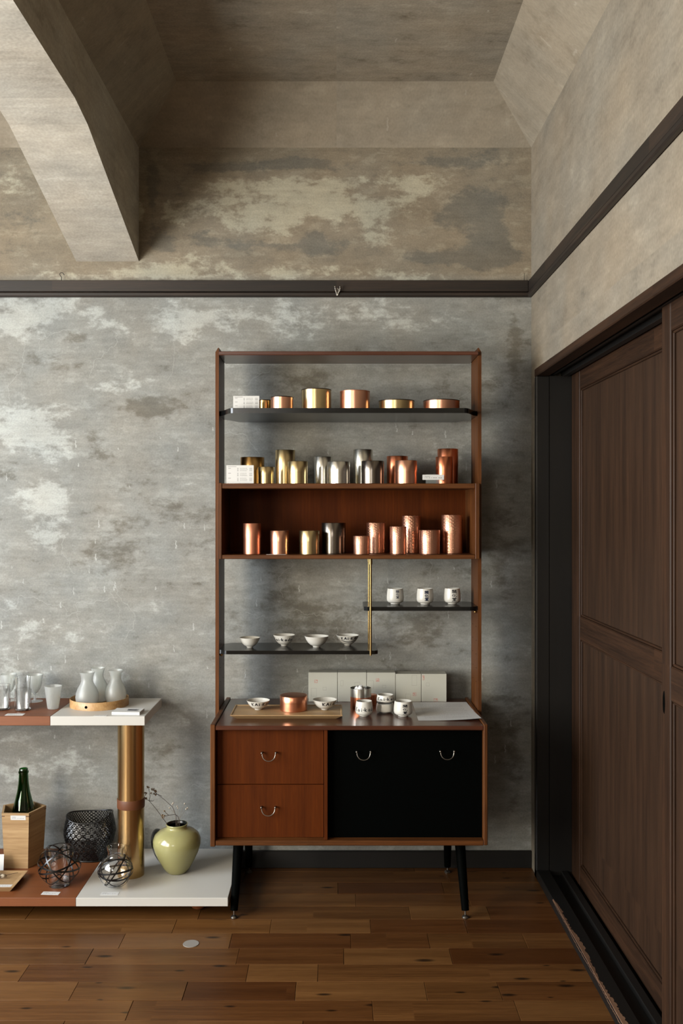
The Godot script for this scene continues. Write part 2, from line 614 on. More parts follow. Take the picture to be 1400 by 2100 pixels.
func materials() -> void:
	M.teak = wood(11, Color(0.27, 0.15, 0.062), Color(0.46, 0.275, 0.125), 0.45, 0.7)
	M.teak_dark = wood(15, Color(0.26, 0.13, 0.075), Color(0.40, 0.21, 0.13), 0.3, 0.7, 0.5)
	M.teak_front = wood(19, Color(0.29, 0.13, 0.032), Color(0.40, 0.19, 0.05), 0.55, 0.6)
	M.teak.metallic_specular = 0.35
	M.teak_front.metallic_specular = 0.2
	M.black = mat(Color(0.035, 0.042, 0.042), 0.22)
	M.black_flat = mat(Color(0.010, 0.014, 0.012), 0.6)
	M.black_flat.metallic_specular = 0.1
	M.bamboo = wood(23, Color(0.64, 0.50, 0.335), Color(0.81, 0.675, 0.49), 0.5, 0.7)
	M.bentwood = wood(29, Color(0.70, 0.52, 0.32), Color(0.86, 0.70, 0.48), 0.45, 0.7)
	M.brownboard = wood(31, Color(0.47, 0.26, 0.12), Color(0.57, 0.325, 0.16), 0.5, 0.5)
	M.whiteboard = mat(Color(0.85, 0.84, 0.81), 0.4)
	M.old_wood = wood(37, Color(0.10, 0.075, 0.058), Color(0.20, 0.148, 0.11), 0.5, 1.0)
	M.door = wood(41, Color(0.165, 0.112, 0.077), Color(0.28, 0.195, 0.135), 0.5, 0.6)
	M.door_frame = wood(43, Color(0.165, 0.11, 0.075), Color(0.265, 0.18, 0.122), 0.55, 0.9)
	M.door.metallic_specular = 0.35
	M.door_frame.metallic_specular = 0.28
	M.jamb = wood(47, Color(0.03, 0.028, 0.026), Color(0.07, 0.06, 0.05), 0.5, 1.0)
	M.worn = wood(49, Color(0.42, 0.30, 0.22), Color(0.60, 0.46, 0.36), 0.6, 1.0)
	M.copper = metal(Color(0.88, 0.66, 0.55), 0.3)
	M.copper_dull = metal(Color(0.80, 0.54, 0.43), 0.4)
	M.copper_dark = metal(Color(0.83, 0.52, 0.38), 0.28)
	M.copper_can = metal(Color(0.84, 0.57, 0.44), 0.3)
	M.brass = metal(Color(0.77, 0.69, 0.52), 0.28)
	M.brass_dark = metal(Color(0.70, 0.56, 0.36), 0.28)
	M.brass_pole = metal(Color(0.76, 0.64, 0.45), 0.24)
	M.brass_rod = metal(Color(0.52, 0.44, 0.29), 0.3)
	M.silver = metal(Color(0.82, 0.81, 0.77), 0.27)
	M.silver_dark = metal(Color(0.46, 0.43, 0.40), 0.25)
	M.lid = mat(Color(0.20, 0.14, 0.10), 0.4, 0.7)
	M.steel = metal(Color(0.52, 0.50, 0.47), 0.34)
	M.iron = mat(Color(0.09, 0.085, 0.08), 0.45, 0.5)
	M.porcelain = mat(Color(0.90, 0.89, 0.85), 0.28)
	M.clear = glass(Color(1, 1, 1))
	M.frost = glass(Color(0.97, 0.98, 0.97), 0.42, 0.1)
	M.green_glass = glass(Color(0.12, 0.42, 0.14))
	M.acrylic = mat(Color(0.9, 0.95, 0.95, 0.12), 0.05)
	M.acrylic.transparency = BaseMaterial3D.TRANSPARENCY_ALPHA
	M.lacquer = mat(Color(0.03, 0.032, 0.036), 0.3)
	M.celadon = mat(Color(0.69, 0.675, 0.46), 0.16)
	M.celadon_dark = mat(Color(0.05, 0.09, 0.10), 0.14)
	M.vase_inside = mat(Color(0.03, 0.04, 0.045), 0.3)
	M.twig = mat(Color(0.22, 0.13, 0.10), 0.7)
	M.bud = mat(Color(0.83, 0.80, 0.74), 0.7)
	M.dried = mat(Color(0.60, 0.52, 0.42), 0.8)
	M.husk = mat(Color(0.76, 0.70, 0.60), 0.7)
	M.paper = mat(Color(0.93, 0.93, 0.92), 0.6)
	M.leather = mat(Color(0.42, 0.235, 0.12), 0.5)
	M.floor_dot = mat(Color(0.60, 0.58, 0.55), 0.7)
	M.ink = Color(0.06, 0.07, 0.10)


# ---------------------------------------------------------------- main
func _ready() -> void:
	var cam := Camera3D.new()
	cam.name = "camera"
	cam.projection = Camera3D.PROJECTION_FRUSTUM
	cam.near = 0.05
	cam.far = 60.0
	cam.size = 2.0 * cam.near * 1050.0 / F
	cam.frustum_offset = Vector2(10.0 / F, -2.0 / F) * cam.near
	cam.position = Vector3(0, EYE, 0)
	add_child(cam)
	cam.current = true

	var env := Environment.new()
	env.background_mode = Environment.BG_SKY
	var sky := Sky.new()
	var pm := ProceduralSkyMaterial.new()
	pm.sky_top_color = Color(0.55, 0.65, 0.78)
	pm.sky_horizon_color = Color(0.80, 0.84, 0.86)
	pm.ground_horizon_color = Color(0.40, 0.40, 0.38)
	pm.ground_bottom_color = Color(0.25, 0.24, 0.22)
	sky.sky_material = pm
	env.sky = sky
	env.background_energy_multiplier = 1.0
	env.tonemap_mode = Environment.TONE_MAPPER_LINEAR
	env.tonemap_exposure = 4.15
	env.sdfgi_enabled = true
	env.ssao_enabled = true
	env.ssil_enabled = true
	var we := WorldEnvironment.new()
	we.name = "environment"
	we.environment = env
	add_child(we)

	# daylight that comes in through the two windows of the left wall
	daylight("window_light_cool", Vector3(LEFT + 0.03, 1.45, -2.0), Vector2(1.2, 1.8), Color(0.95, 0.975, 1.0), 3.1)
	daylight("window_light_warm", Vector3(LEFT + 0.03, 1.45, -0.35), Vector2(1.7, 1.8), Color(1.0, 0.955, 0.88), 5.6)

	# and, weaker, through the window of the wall behind the lens
	daylight("window_light_front", Vector3(-1.55, 2.1, FRONT - 0.03), Vector2(1.1, 0.96), Color(1.0, 0.96, 0.90), 0.8, 0.0)

	materials()
	build_room()
	build_floor()
	build_doors()
	build_unit()
	build_table()
	build_canisters()
	build_porcelain()
	build_top_things()
	build_table_things()
	build_small_things()


func daylight(called: String, where: Vector3, size: Vector2, c: Color, energy: float, turn := -PI / 2) -> void:
	var l := AreaLight3D.new()
	l.name = called
	l.area_size = size
	l.area_normalize_energy = true
	l.light_color = c
	l.light_energy = energy
	l.area_range = 20.0
	l.area_attenuation = 2.0
	l.shadow_enabled = true
	l.position = where
	l.rotation.y = turn
	add_child(l)


# ---------------------------------------------------------------- the room
func build_room() -> void:
	var dark := Color(0.49, 0.475, 0.435)
	var base := Color(0.618, 0.619, 0.595)
	var pale := Color(0.78, 0.795, 0.775)
	var topc := Color(0.585, 0.545, 0.475)
	# the back wall's own marks, in texture pixels: 528 to a metre, origin 1.44 m left of the lens axis
	var ox := 70.0
	var oy := -60.0
	var B := []
	for q in [
		[60, 880, 110, 55, 0.5], [95, 1020, 55, 80, 0.38], [95, 1110, 45, 40, 0.5], [30, 960, 90, 30, -0.4], [240, 795, 70, 18, 0.35], [20, 1390, 40, 40, 0.45], [10, 1240, 30, 40, 0.3], [60, 1290, 40, 20, 0.3],
		[260, 650, 330, 45, 0.28], [720, 650, 330, 40, 0.2], [60, 640, 120, 60, 0.25], [140, 665, 40, 36, -0.5], [155, 690, 30, 14, -0.4], [200, 905, 45, 36, -0.42], [300, 830, 60, 30, -0.35], [90, 740, 60, 50, -0.2],
		[330, 1040, 170, 80, -0.18], [260, 1160, 160, 70, -0.15], [425, 740, 20, 50, -0.3], [430, 620, 40, 12, -0.4], [640, 780, 60, 30, -0.25], [880, 770, 60, 40, -0.2], [1060, 690, 16, 90, -0.45], [1010, 780, 60, 60, -0.15],
		[600, 1250, 170, 90, -0.2], [850, 1310, 130, 80, -0.25], [1040, 1150, 40, 260, -0.25], [1060, 1560, 20, 140, -0.3], [140, 1560, 110, 46, 0.34], [60, 1600, 60, 30, 0.25], [330, 1620, 40, 50, 0.12], [300, 1560, 60, 60, -0.25],
		[640, 430, 420, 100, 0.52], [820, 400, 200, 60, 0.15], [420, 400, 110, 60, 0.25], [760, 500, 60, 40, 0.3], [880, 500, 40, 36, 0.25], [310, 400, 16, 70, -0.65], [330, 500, 26, 40, -0.5], [420, 470, 40, 24, -0.5],
		[560, 500, 180, 16, -0.5], [650, 480, 34, 44, -0.5], [720, 470, 26, 40, -0.5], [860, 470, 90, 40, -0.45], [940, 420, 50, 40, -0.45], [1010, 460, 50, 110, -0.6], [900, 525, 150, 16, -0.5], [480, 340, 120, 14, -0.5], [620, 330, 60, 10, -0.6],
		[900, 330, 160, 16, -0.4], [700, 345, 40, 12, -0.4], [780, 390, 60, 12, -0.35], [370, 390, 40, 30, -0.4], [600, 560, 520, 16, 0.3], [330, 550, 60, 20, 0.3], [60, 460, 80, 40, -0.3], [40, 380, 60, 30, 0.2], [690, 260, 300, 200, -0.12],
	]:
		B.append([q[0] + ox, q[1] + oy, q[2], q[3], q[4] * (1.35 if q[4] < 0.0 and q[1] < 570 else 1.0)])
	var p_back := plaster(1170, 1750, 101, B, dark, base, pale, topc, int(575 + oy), 120, 26)
	M.wall_back = plaster_material(p_back, Vector3.ONE)
	var p_gen := plaster(1024, 1024, 211, [], Color(0.50, 0.455, 0.385), Color(0.64, 0.60, 0.53), Color(0.74, 0.71, 0.64), Color(0.64, 0.60, 0.53), -100, 20, 10)
	M.plaster = plaster_material(p_gen, Vector3(0.45, 0.45, 0.45), true)
	var p_soft := plaster(768, 768, 307, [], Color(0.70, 0.67, 0.61), Color(0.77, 0.74, 0.68), Color(0.82, 0.80, 0.75), Color(0.77, 0.74, 0.68), -100, 0, 4)
	M.plaster_soft = plaster_material(p_soft, Vector3(0.5, 0.5, 0.5), true)

	var p_right := plaster(768, 768, 331, [], Color(0.52, 0.485, 0.43), Color(0.58, 0.545, 0.485), Color(0.62, 0.59, 0.53), Color(0.58, 0.545, 0.485), -100, 0, 4)
	M.plaster_right = plaster_material(p_right, Vector3(0.5, 0.5, 0.5), true)

	# back wall: the slab, and in front of the lens its own plaster face
	var g := Geo.new()
	var tx := 1170.0 / 528.0
	var ty := 1750.0 / 528.0
	var x0 := -(690.0 + 70.0) / 528.0
	var top := EYE + (1048.0 - 60.0) / 528.0
	var uvx := func(x: float) -> float: return (x - x0) / tx
	var uvy := func(y: float) -> float: return (top - y) / ty
	g.quad(Vector3(x0, 0, -WALL), Vector3(RIGHT, 0, -WALL), Vector3(RIGHT, CEIL, -WALL), Vector3(x0, CEIL, -WALL), Vector3.BACK, Vector2(0, uvy.call(0.0)), Vector2(uvx.call(RIGHT), uvy.call(0.0)), Vector2(uvx.call(RIGHT), uvy.call(CEIL)), Vector2(0, uvy.call(CEIL)))
	var wb := thing("wall_back", "long back wall of scuffed grey plaster behind the shelf unit", "wall", Vector3.ZERO, 0, "", "structure")
	part(wb, "plaster_face", g, M.wall_back)
	g = Geo.new()
	g.box(Vector3(LEFT - 0.2, 0, -WALL - 0.2), Vector3(RIGHT + 0.3, CEIL + 0.15, -WALL - 0.003), 0.0)
	g.quad(Vector3(LEFT, 0, -WALL), Vector3(x0, 0, -WALL), Vector3(x0, CEIL, -WALL), Vector3(LEFT, CEIL, -WALL), Vector3.BACK)
	part(wb, "wall_core", g, M.plaster)

	# right wall, with the opening of the sliding doors (depth 3.48 to 1.0, to 1.891 m high)
	var oh := EYE + 0.5385
	var wr := thing("wall_right", "plain beige plaster wall above the dark sliding doors", "wall", Vector3.ZERO, 0, "", "structure")
	g = Geo.new()
	g.box(Vector3(RIGHT, oh, -WALL), Vector3(RIGHT + 0.25, CEIL + 0.15, FRONT), 0.0)
	g.box(Vector3(RIGHT, 0, -WALL), Vector3(RIGHT + 0.25, oh, -3.515), 0.0)
	g.box(Vector3(RIGHT, 0, -1.0), Vector3(RIGHT + 0.25, oh, FRONT), 0.0)
	part(wr, "plaster_face", g, M.plaster_right)
	g = Geo.new()
	g.box(Vector3(RIGHT + 0.25, 0, -WALL), Vector3(RIGHT + 0.3, CEIL, FRONT), 0.0)
	part(wr, "outer_skin", g, M.jamb)

	# left wall with two windows, out of the picture
	var wl := thing("wall_left", "timber clad wall with two tall windows on the left side", "wall", Vector3.ZERO, 0, "", "structure")
	g = Geo.new()
	var ws := [[-2.0, 0.63], [-0.35, 0.88]]
	g.box(Vector3(LEFT - 0.2, 0, -WALL), Vector3(LEFT, 0.52, FRONT), 0.0)
	g.box(Vector3(LEFT - 0.2, 2.38, -WALL), Vector3(LEFT, CEIL + 0.15, FRONT), 0.0)
	g.box(Vector3(LEFT - 0.2, 0.52, -WALL), Vector3(LEFT, 2.38, -2.0 - 0.63), 0.0)
	g.box(Vector3(LEFT - 0.2, 0.52, -2.0 + 0.63), Vector3(LEFT, 2.38, -0.35 - 0.88), 0.0)
	g.box(Vector3(LEFT - 0.2, 0.52, -0.35 + 0.88), Vector3(LEFT, 2.38, FRONT), 0.0)
	part(wl, "timber_face", g, M.jamb)
	for k in 2:
		var wz: float = ws[k][0]
		var hw: float = ws[k][1]
		var wn := thing("window_%d" % (k + 1), "tall wooden window in the left wall, %s the shop front" % ["away from", "nearer to"][k], "window", Vector3(LEFT - 0.1, 0.52, wz), 0, "", "structure")
		for q in [-hw, hw - 0.04]:
			part(wn, "frame_post", boxgeo(Vector3(-0.03, 0, q), Vector3(0.03, 1.86, q + 0.04)), M.old_wood)
		for q in [0.0, 1.82]:
			part(wn, "frame_rail", boxgeo(Vector3(-0.03, q, -hw + 0.04), Vector3(0.03, q + 0.04, hw - 0.04)), M.old_wood)
		var pane := mat(Color(1, 1, 1, 0.03), 0.0)
		pane.transparency = BaseMaterial3D.TRANSPARENCY_ALPHA
		part(wn, "pane", boxgeo(Vector3(-0.002, 0.04, -hw + 0.04), Vector3(0.002, 1.82, hw - 0.04), 0.0), pane)
	var wf := thing("wall_front", "plaster wall behind the viewer", "wall", Vector3.ZERO, 0, "", "structure")
	g = Geo.new()
	g.box(Vector3(LEFT - 0.2, 0, FRONT), Vector3(-2.15, CEIL + 0.15, FRONT + 0.2), 0.0)
	g.box(Vector3(-0.95, 0, FRONT), Vector3(RIGHT + 0.3, CEIL + 0.15, FRONT + 0.2), 0.0)
	g.box(Vector3(-2.15, 0, FRONT), Vector3(-0.95, 1.6, FRONT + 0.2), 0.0)
	g.box(Vector3(-2.15, 2.62, FRONT), Vector3(-0.95, CEIL + 0.15, FRONT + 0.2), 0.0)
	part(wf, "plaster_face", g, M.plaster)
	var wn3 := thing("window_3", "high wooden window in the wall behind the viewer", "window", Vector3(-1.55, 1.6, FRONT + 0.1), 0, "", "structure")
	for q in [-0.6, 0.56]:
		part(wn3, "frame_post", boxgeo(Vector3(q, 0, -0.03), Vector3(q + 0.04, 1.02, 0.03)), M.old_wood)
	for q in [0.0, 0.98]:
		part(wn3, "frame_rail", boxgeo(Vector3(-0.56, q, -0.03), Vector3(0.56, q + 0.04, 0.03)), M.old_wood)
	var pane3 := mat(Color(1, 1, 1, 0.03), 0.0)
	pane3.transparency = BaseMaterial3D.TRANSPARENCY_ALPHA
	part(wn3, "pane", boxgeo(Vector3(-0.56, 0.04, -0.002), Vector3(0.56, 0.98, 0.002), 0.0), pane3)

	# ceiling: two bays with sloped coves, a haunched beam between them
	var ce := thing("ceiling", "mottled beige plaster ceiling with sloped coves and a beam", "ceiling", Vector3.ZERO, 0, "", "structure")
	part(ce, "ceiling_slab", boxgeo(Vector3(LEFT - 0.2, CEIL, -WALL - 0.2), Vector3(RIGHT + 0.3, CEIL + 0.15, FRONT + 0.2), 0.0), M.plaster)
	var cy := EYE + 1.412
	var cw := CEIL - cy
	for bay in [[-0.768, RIGHT], [LEFT, -1.011]]:
		g = Geo.new()
		var a: float = bay[0]
		var b: float = bay[1]
		var zb := -WALL
		var zf := FRONT
		g.quad(Vector3(a, cy, zb), Vector3(b, cy, zb), Vector3(b - cw, CEIL, zb + cw), Vector3(a + cw, CEIL, zb + cw), Vector3(0, -1, 1))
		g.quad(Vector3(a, cy, zb), Vector3(a + cw, CEIL, zb + cw), Vector3(a + cw, CEIL, zf), Vector3(a, cy, zf), Vector3(1, -1, 0))
		g.quad(Vector3(b, cy, zb), Vector3(b - cw, CEIL, zb + cw), Vector3(b - cw, CEIL, zf), Vector3(b, cy, zf), Vector3(-1, -1, 0))
		part(ce, "cove", g, M.plaster)
	g = Geo.new()
	# outline (y, z): underside rises from the wall along a haunch, then runs level
	g.prism(P2([EYE + 0.97, -WALL, EYE + 1.193, -2.86, EYE + 1.213, -2.72, EYE + 1.215, FRONT, CEIL, FRONT, CEIL, -WALL]), 0, -1.011, -0.768)
	part(ce, "beam", g, M.plaster_soft, "pale plaster beam with a sloped haunch at the wall")

	# picture rails and base board
	var ry0 := EYE + 0.829
	var ry1 := EYE + 0.893
	var t1 := thing("trim_1", "dark wooden picture rail along the back wall", "picture rail", Vector3.ZERO, 0, "", "structure")
	g = Geo.new()
	g.box(Vector3(LEFT, ry0 + 0.02, -WALL), Vector3(RIGHT - 0.014, ry1, -WALL + 0.016), 0.002, 0)
	g.box(Vector3(LEFT, ry0, -WALL), Vector3(RIGHT - 0.014, ry0 + 0.0175, -WALL + 0.021), 0.004, 0)
	part(t1, "rail_board", g, M.old_wood)
	var t2 := thing("trim_2", "dark wooden picture rail along the right wall", "picture rail", Vector3.ZERO, 0, "", "structure")
	g = Geo.new()
	g.box(Vector3(RIGHT - 0.014, ry0 + 0.02, -WALL), Vector3(RIGHT, ry1, FRONT), 0.002, 2)
	g.box(Vector3(RIGHT - 0.019, ry0, -WALL), Vector3(RIGHT, ry0 + 0.0175, FRONT), 0.004, 2)
	part(t2, "rail_board", g, M.old_wood)
	single("baseboard_back", boxgeo(Vector3(LEFT, 0, -WALL), Vector3(RIGHT, 0.066, -WALL + 0.014), 0.002, 0), M.jamb, "dark baseboard along the foot of the back wall", "baseboard", Vector3.ZERO, 0, "", "structure")


func build_floor() -> void:
	var fl := thing("floor", "oiled oak plank floor in brown tones", "floor", Vector3.ZERO, 0, "", "structure")
	part(fl, "subfloor", boxgeo(Vector3(LEFT - 0.2, -0.2, -WALL - 0.2), Vector3(RIGHT + 0.3, -0.012, FRONT + 0.2), 0.0), M.jamb)
	var tones := []
	var im := wood_image(61, Color(0.37, 0.24, 0.12), Color(0.53, 0.37, 0.21), 0.6, 5)
	var im2 := wood_image(67, Color(0.36, 0.235, 0.12), Color(0.52, 0.365, 0.21), 0.7, 8)
	for k in 7:
		var m := mat([Color(1, 1, 1), Color(0.95, 0.92, 0.89), Color(0.80, 0.73, 0.68), Color(0.90, 0.87, 0.83), Color(1.0, 0.98, 0.93), Color(0.86, 0.80, 0.75), Color(0.72, 0.64, 0.58)][k], 0.36)
		m.albedo_texture = tex(im if k % 2 == 0 else im2) if k < 2 else tones[k % 2].albedo_texture
		m.uv1_scale = Vector3(1.0 / 0.32, 1.0 / 1.1, 1)
		m.metallic_specular = 0.4
		tones.append(m)
	# rows from the depth of 3.139 m both ways, 0.104 m each; butt joints (x) and tones of the rows in view
	var rows := {
		-4: [[-0.62, 3], [0.30, 1], [0.5, 5]], -3: [[-0.35, 1], [0.42, 3]], -2: [[-0.9, 1], [0.005, 2], [0.39, 3]], -1: [[-0.4, 0], [0.068, 1], [0.47, 5]],
		0: [[-1.055, 4], [-0.47, 3], [0.252, 0], [0.523, 2]], 1: [[-0.54, 4], [-0.22, 0], [0.113, 2], [0.43, 6]], 2: [[-0.69, 0], [-0.341, 2], [0.0455, 5], [0.296, 3], [0.606, 1]], 3: [[-0.768, 1], [-0.307, 5], [0.022, 0], [0.355, 6]],
		4: [[-0.936, 5], [-0.267, 0], [-0.056, 1]], 5: [[-0.757, 3], [-0.437, 6], [-0.118, 0], [0.257, 3], [0.47, 5]], 6: [[-0.574, 5], [0.1, 1], [0.5, 0]],
	}
	rng.seed = 77
	var gap := 0.0006
	for r in range(-4, 10):
		var z1 := 3.139 - 0.104 * (r - 1)
		var z0 := 3.139 - 0.104 * r
		z1 = minf(z1, WALL)
		var cuts: Array = rows.get(r, [[rng.randf_range(-0.9, -0.4), rng.randi() % 7], [rng.randf_range(-0.1, 0.4), rng.randi() % 7]])
		var xs := -1.65
		var last_tone: int = [4, 0, 1, 3][(r + 4) % 4]
		for c in cuts + [[RIGHT, 0]]:
			var lift := rng.randf_range(-0.0004, 0.0004)
			part(fl, "plank", boxgeo(Vector3(xs + gap, -0.012, -z1 + gap), Vector3(c[0] - gap, lift, -z0 - gap), 0.0007, 0, Vector2(rng.randf() * 3, rng.randf() * 3)), tones[last_tone])
			xs = c[0]
			last_tone = c[1]
	# boards out of the picture
	var g := Geo.new()
	for r in 60:
		var z := -WALL + r * 0.104
		for s in 4:
			var a := LEFT - 0.05 + s * 1.05
			var b := a + 1.05
			if z + 0.104 < -2.20:
				b = minf(b, -1.65)
			if b - a > 0.02 and z < FRONT and a < RIGHT:
				g.box(Vector3(a + gap, -0.012, z + gap), Vector3(minf(b, RIGHT) - gap, 0, z + 0.104 - gap), 0.001, 0, Vector2(rng.randf(), rng.randf()))
	var o := part(fl, "outlying_boards", g, tones[1])
	o.set_meta("kind", "stuff")
	single("floor_disc", (func() -> Geo:
		var q := Geo.new()
		q.lathe(P2([0, 0, 0.0255, 0, 0.025, 0.0015, 0, 0.0015]), 32)
		return q).call(), M.floor_dot, "small pale grey round spot on the floor boards in front of the table", "sticker", Vector3(-0.465, 0.0006, -2.959))


func build_doors() -> void:
	var hy := EYE + 0.508
	var z0 := -3.48
	var z1 := -1.0
	# lining of the opening
	var t := thing("trim_3", "dark wooden frame around the sliding door opening", "door frame", Vector3.ZERO, 0, "", "structure")
	var g := Geo.new()
	g.box(Vector3(RIGHT - 0.006, hy, -3.515), Vector3(0.80, EYE + 0.5385, z1), 0.003, 2)
	part(t, "head_casing", g, M.door_frame)
	g = Geo.new()
	g.box(Vector3(0.80, hy + 0.012, -3.515), Vector3(0.812, EYE + 0.5385, z1), 0.0, 2)
	g.box(Vector3(0.812, hy + 0.004, -3.515), Vector3(0.822, EYE + 0.5385, z1), 0.001, 2)
	g.box(Vector3(0.85, hy - 0.002, -3.515), Vector3(0.872, EYE + 0.5385, z1), 0.001, 2)
	g.box(Vector3(0.80, hy + 0.016, -3.515), Vector3(1.0, EYE + 0.5385, z1), 0.0, 2)
	part(t, "head_track", g, M.jamb)
	g = Geo.new()
	g.box(Vector3(RIGHT - 0.006, 0, -3.515), Vector3(0.80, hy, z0), 0.003, 1)
	g.box(Vector3(0.80, 0, -3.515), Vector3(1.0, hy, z0 - 0.002), 0.0, 1)
	part(t, "jamb", g, M.jamb)
	var s := thing("trim_4", "dark door sill with running grooves and a worn pale edge", "door sill", Vector3.ZERO, 0, "", "structure")
	g = Geo.new()
	g.box(Vector3(RIGHT - 0.006, 0, -3.515), Vector3(0.80, 0.034, z1), 0.003, 2)
	g.box(Vector3(0.80, 0, -3.515), Vector3(1.0, 0.014, z1), 0.0, 2)
	g.box(Vector3(0.842, 0, -3.515), Vector3(0.868, 0.031, z1), 0.002, 2)
	part(s, "sill_board", g, M.jamb)
	# the worn strip along the front edge: a ragged sliver of bare wood
	g = Geo.new()
	rng.seed = 5
	var z := -3.22
	var pw := 0.002
	while z < -1.6:
		var w := clampf(0.009 + 0.004 * sin(z * 17.0) + rng.randf_range(-0.004, 0.004), 0.002, 0.016) * clampf((z + 3.24) / 0.12, 0.1, 1.0)
		var zz := z + rng.randf_range(0.003, 0.012)
		g.quad(Vector3(RIGHT - 0.004, 0.0345, z), Vector3(RIGHT - 0.004 + pw, 0.0345, z), Vector3(RIGHT - 0.004 + w, 0.0345, zz), Vector3(RIGHT - 0.004, 0.0345, zz), Vector3.UP, Vector2(0, z), Vector2(pw, z), Vector2(w, zz), Vector2(0, zz))
		g.quad(Vector3(RIGHT - 0.0065, 0.032 - pw * 0.5, z), Vector3(RIGHT - 0.004, 0.0345, z), Vector3(RIGHT - 0.004, 0.0345, zz), Vector3(RIGHT - 0.0065, 0.032 - w * 0.5, zz), Vector3(-1, 1, 0), Vector2(0, z), Vector2(pw, z), Vector2(w, zz), Vector2(0, zz))
		pw = w
		z = zz
	part(s, "worn_edge", g, M.worn)

	sliding_door("door_1", "dark brown panelled sliding door on the back track, beside the corner", 0.881, -3.475, -2.15, [-3.16, -2.925, -2.70, -2.47], 0.11)
	sliding_door("door_2", "dark brown panelled sliding door on the front track, at the frame edge, with finger pull", 0.82, -2.339, -1.02, [-2.05, -1.82, -1.6, -1.38], 0.06)


func sliding_door(called: String, label: String, x: float, za: float, zb: float, joints: Array, stile: float) -> void:
	var d := thing(called, label, "sliding door", Vector3(x, 0, za), 0, "", "structure")
	var y0 := 0.02
	var y1 := EYE + 0.516
	var t := 0.026
	var L := zb - za
	var rails := [[y0, EYE - 1.289], [EYE - 0.468, EYE - 0.382], [EYE + 0.443, y1]]
	# stiles; each has a small bead along the panel
	part(d, "stile", boxgeo(Vector3(0, y0, 0), Vector3(t, y1, stile), 0.003, 1, Vector2(0.3, 0.1)), M.door_frame)
	part(d, "stile", boxgeo(Vector3(0, y0, L - stile), Vector3(t, y1, L), 0.003, 1, Vector2(0.7, 0.4)), M.door_frame)
	for r in rails:
		part(d, "rail", boxgeo(Vector3(0.001, r[0], stile), Vector3(t - 0.001, r[1], L - stile), 0.003, 2, Vector2(r[1], 0.2)), M.door_frame)
	for k in 2:
		var a: float = rails[k][1]
		var b: float = rails[k + 1][0]
		var zs := [stile]
		for j in joints:
			zs.append(j - za)
		zs.append(L - stile)
		for q in zs.size() - 1:
			part(d, "plank", boxgeo(Vector3(0.012, a - 0.004, zs[q] + 0.0005), Vector3(0.020, b + 0.004, zs[q + 1] - 0.0005), 0.0, 1, Vector2(q * 0.37 + k, k * 0.53 + x)), M.door)
		var g := Geo.new()
		for e in [stile, L - stile - 0.007]:
			g.box(Vector3(0.006, a, e), Vector3(0.013, b, e + 0.007), 0.002, 1)
		for e in [a, b - 0.007]:
			g.box(Vector3(0.006, e, stile), Vector3(0.013, e + 0.007, L - stile), 0.002, 2)
		part(d, "bead", g, M.door_frame)
	if called == "door_2":
		var g := Geo.new()
		g.xf = Transform3D(Basis(Vector3.FORWARD, PI / 2), Vector3(0.0, EYE - 0.479, 0.018))
		g.lathe(P2([0, -0.0015, 0.006, -0.0015, 0.0075, 0.0008, 0, 0.0008]), 24, 4.2, 1.0)
		part(d, "finger_pull", g, M.black_flat, "dark oval finger pull")


# ---------------------------------------------------------------- the wall unit
func handle(parent: Node3D, p: Vector3, w: float, drop: float) -> void:
	var h := Node3D.new()
	h.name = "handle"
	parent.add_child(h, true)
	h.position = p
	var g := Geo.new()
	for s in [-1, 1]:
		g.ball(Vector3(s * w / 2, 0, 0.014), Vector3(0.0038, 0.0042, 0.0038), 14, 8)
		g.tube([Vector3(s * w / 2, 0, 0.0), Vector3(s * w / 2, 0, 0.013)], 0.0025, 0.0025, 8)
	var pts := []
	for k in 17:
		var t := PI * k / 16.0
		pts.append(Vector3(-cos(t) * w * 0.48, -pow(sin(t), 0.8) * drop, 0.014 + 0.006 * sin(t)))
	g.tube(pts, 0.0016, 0.0016, 8)
	var o := MeshInstance3D.new()
	o.name = "bail"
	h.free()
	o.name = "handle"
	o.mesh = g.mesh()
	o.material_override = M.steel
	o.position = p
	parent.add_child(o, true)
	o.set_meta("label", "curved steel drop handle")


func shelf_outline(x0: float, x1: float, zc: float, half: float, neck: float, run: float, left := true, right := true) -> PackedVector2Array:
	# outline (z, x) of a board whose ends draw in with an S curve to the width of the upright
	var p := PackedVector2Array()
	var e := func(k: int) -> float: return 0.5 - 0.5 * cos(PI * k / 8.0)
	# front edge from left to right (z = -zc + half is nearer the lens)
	if left:
		for k in 9:
			p.append(Vector2(-zc + lerpf(neck, half, e.call(k)), x0 + run * k / 8.0))
	else:
		p.append(Vector2(-zc + half - 0.012, x0))
		p.append(Vector2(-zc + half, x0 + 0.012))
	if right:
		for k in 9:
			p.append(Vector2(-zc + lerpf(half, neck, e.call(k)), x1 - run + run * k / 8.0))
		for k in 9:
			p.append(Vector2(-zc - lerpf(neck, half, e.call(k)), x1 - run * k / 8.0))
	else:
		p.append_array([Vector2(-zc + half, x1 - 0.012), Vector2(-zc + half - 0.012, x1), Vector2(-zc - half + 0.012, x1), Vector2(-zc - half, x1 - 0.012)])
	if left:
		for k in 9:
			p.append(Vector2(-zc - lerpf(half, neck, e.call(k)), x0 + run - run * k / 8.0))
	else:
		p.append(Vector2(-zc - half, x0 + 0.012))
		p.append(Vector2(-zc - half + 0.012, x0))
	return p


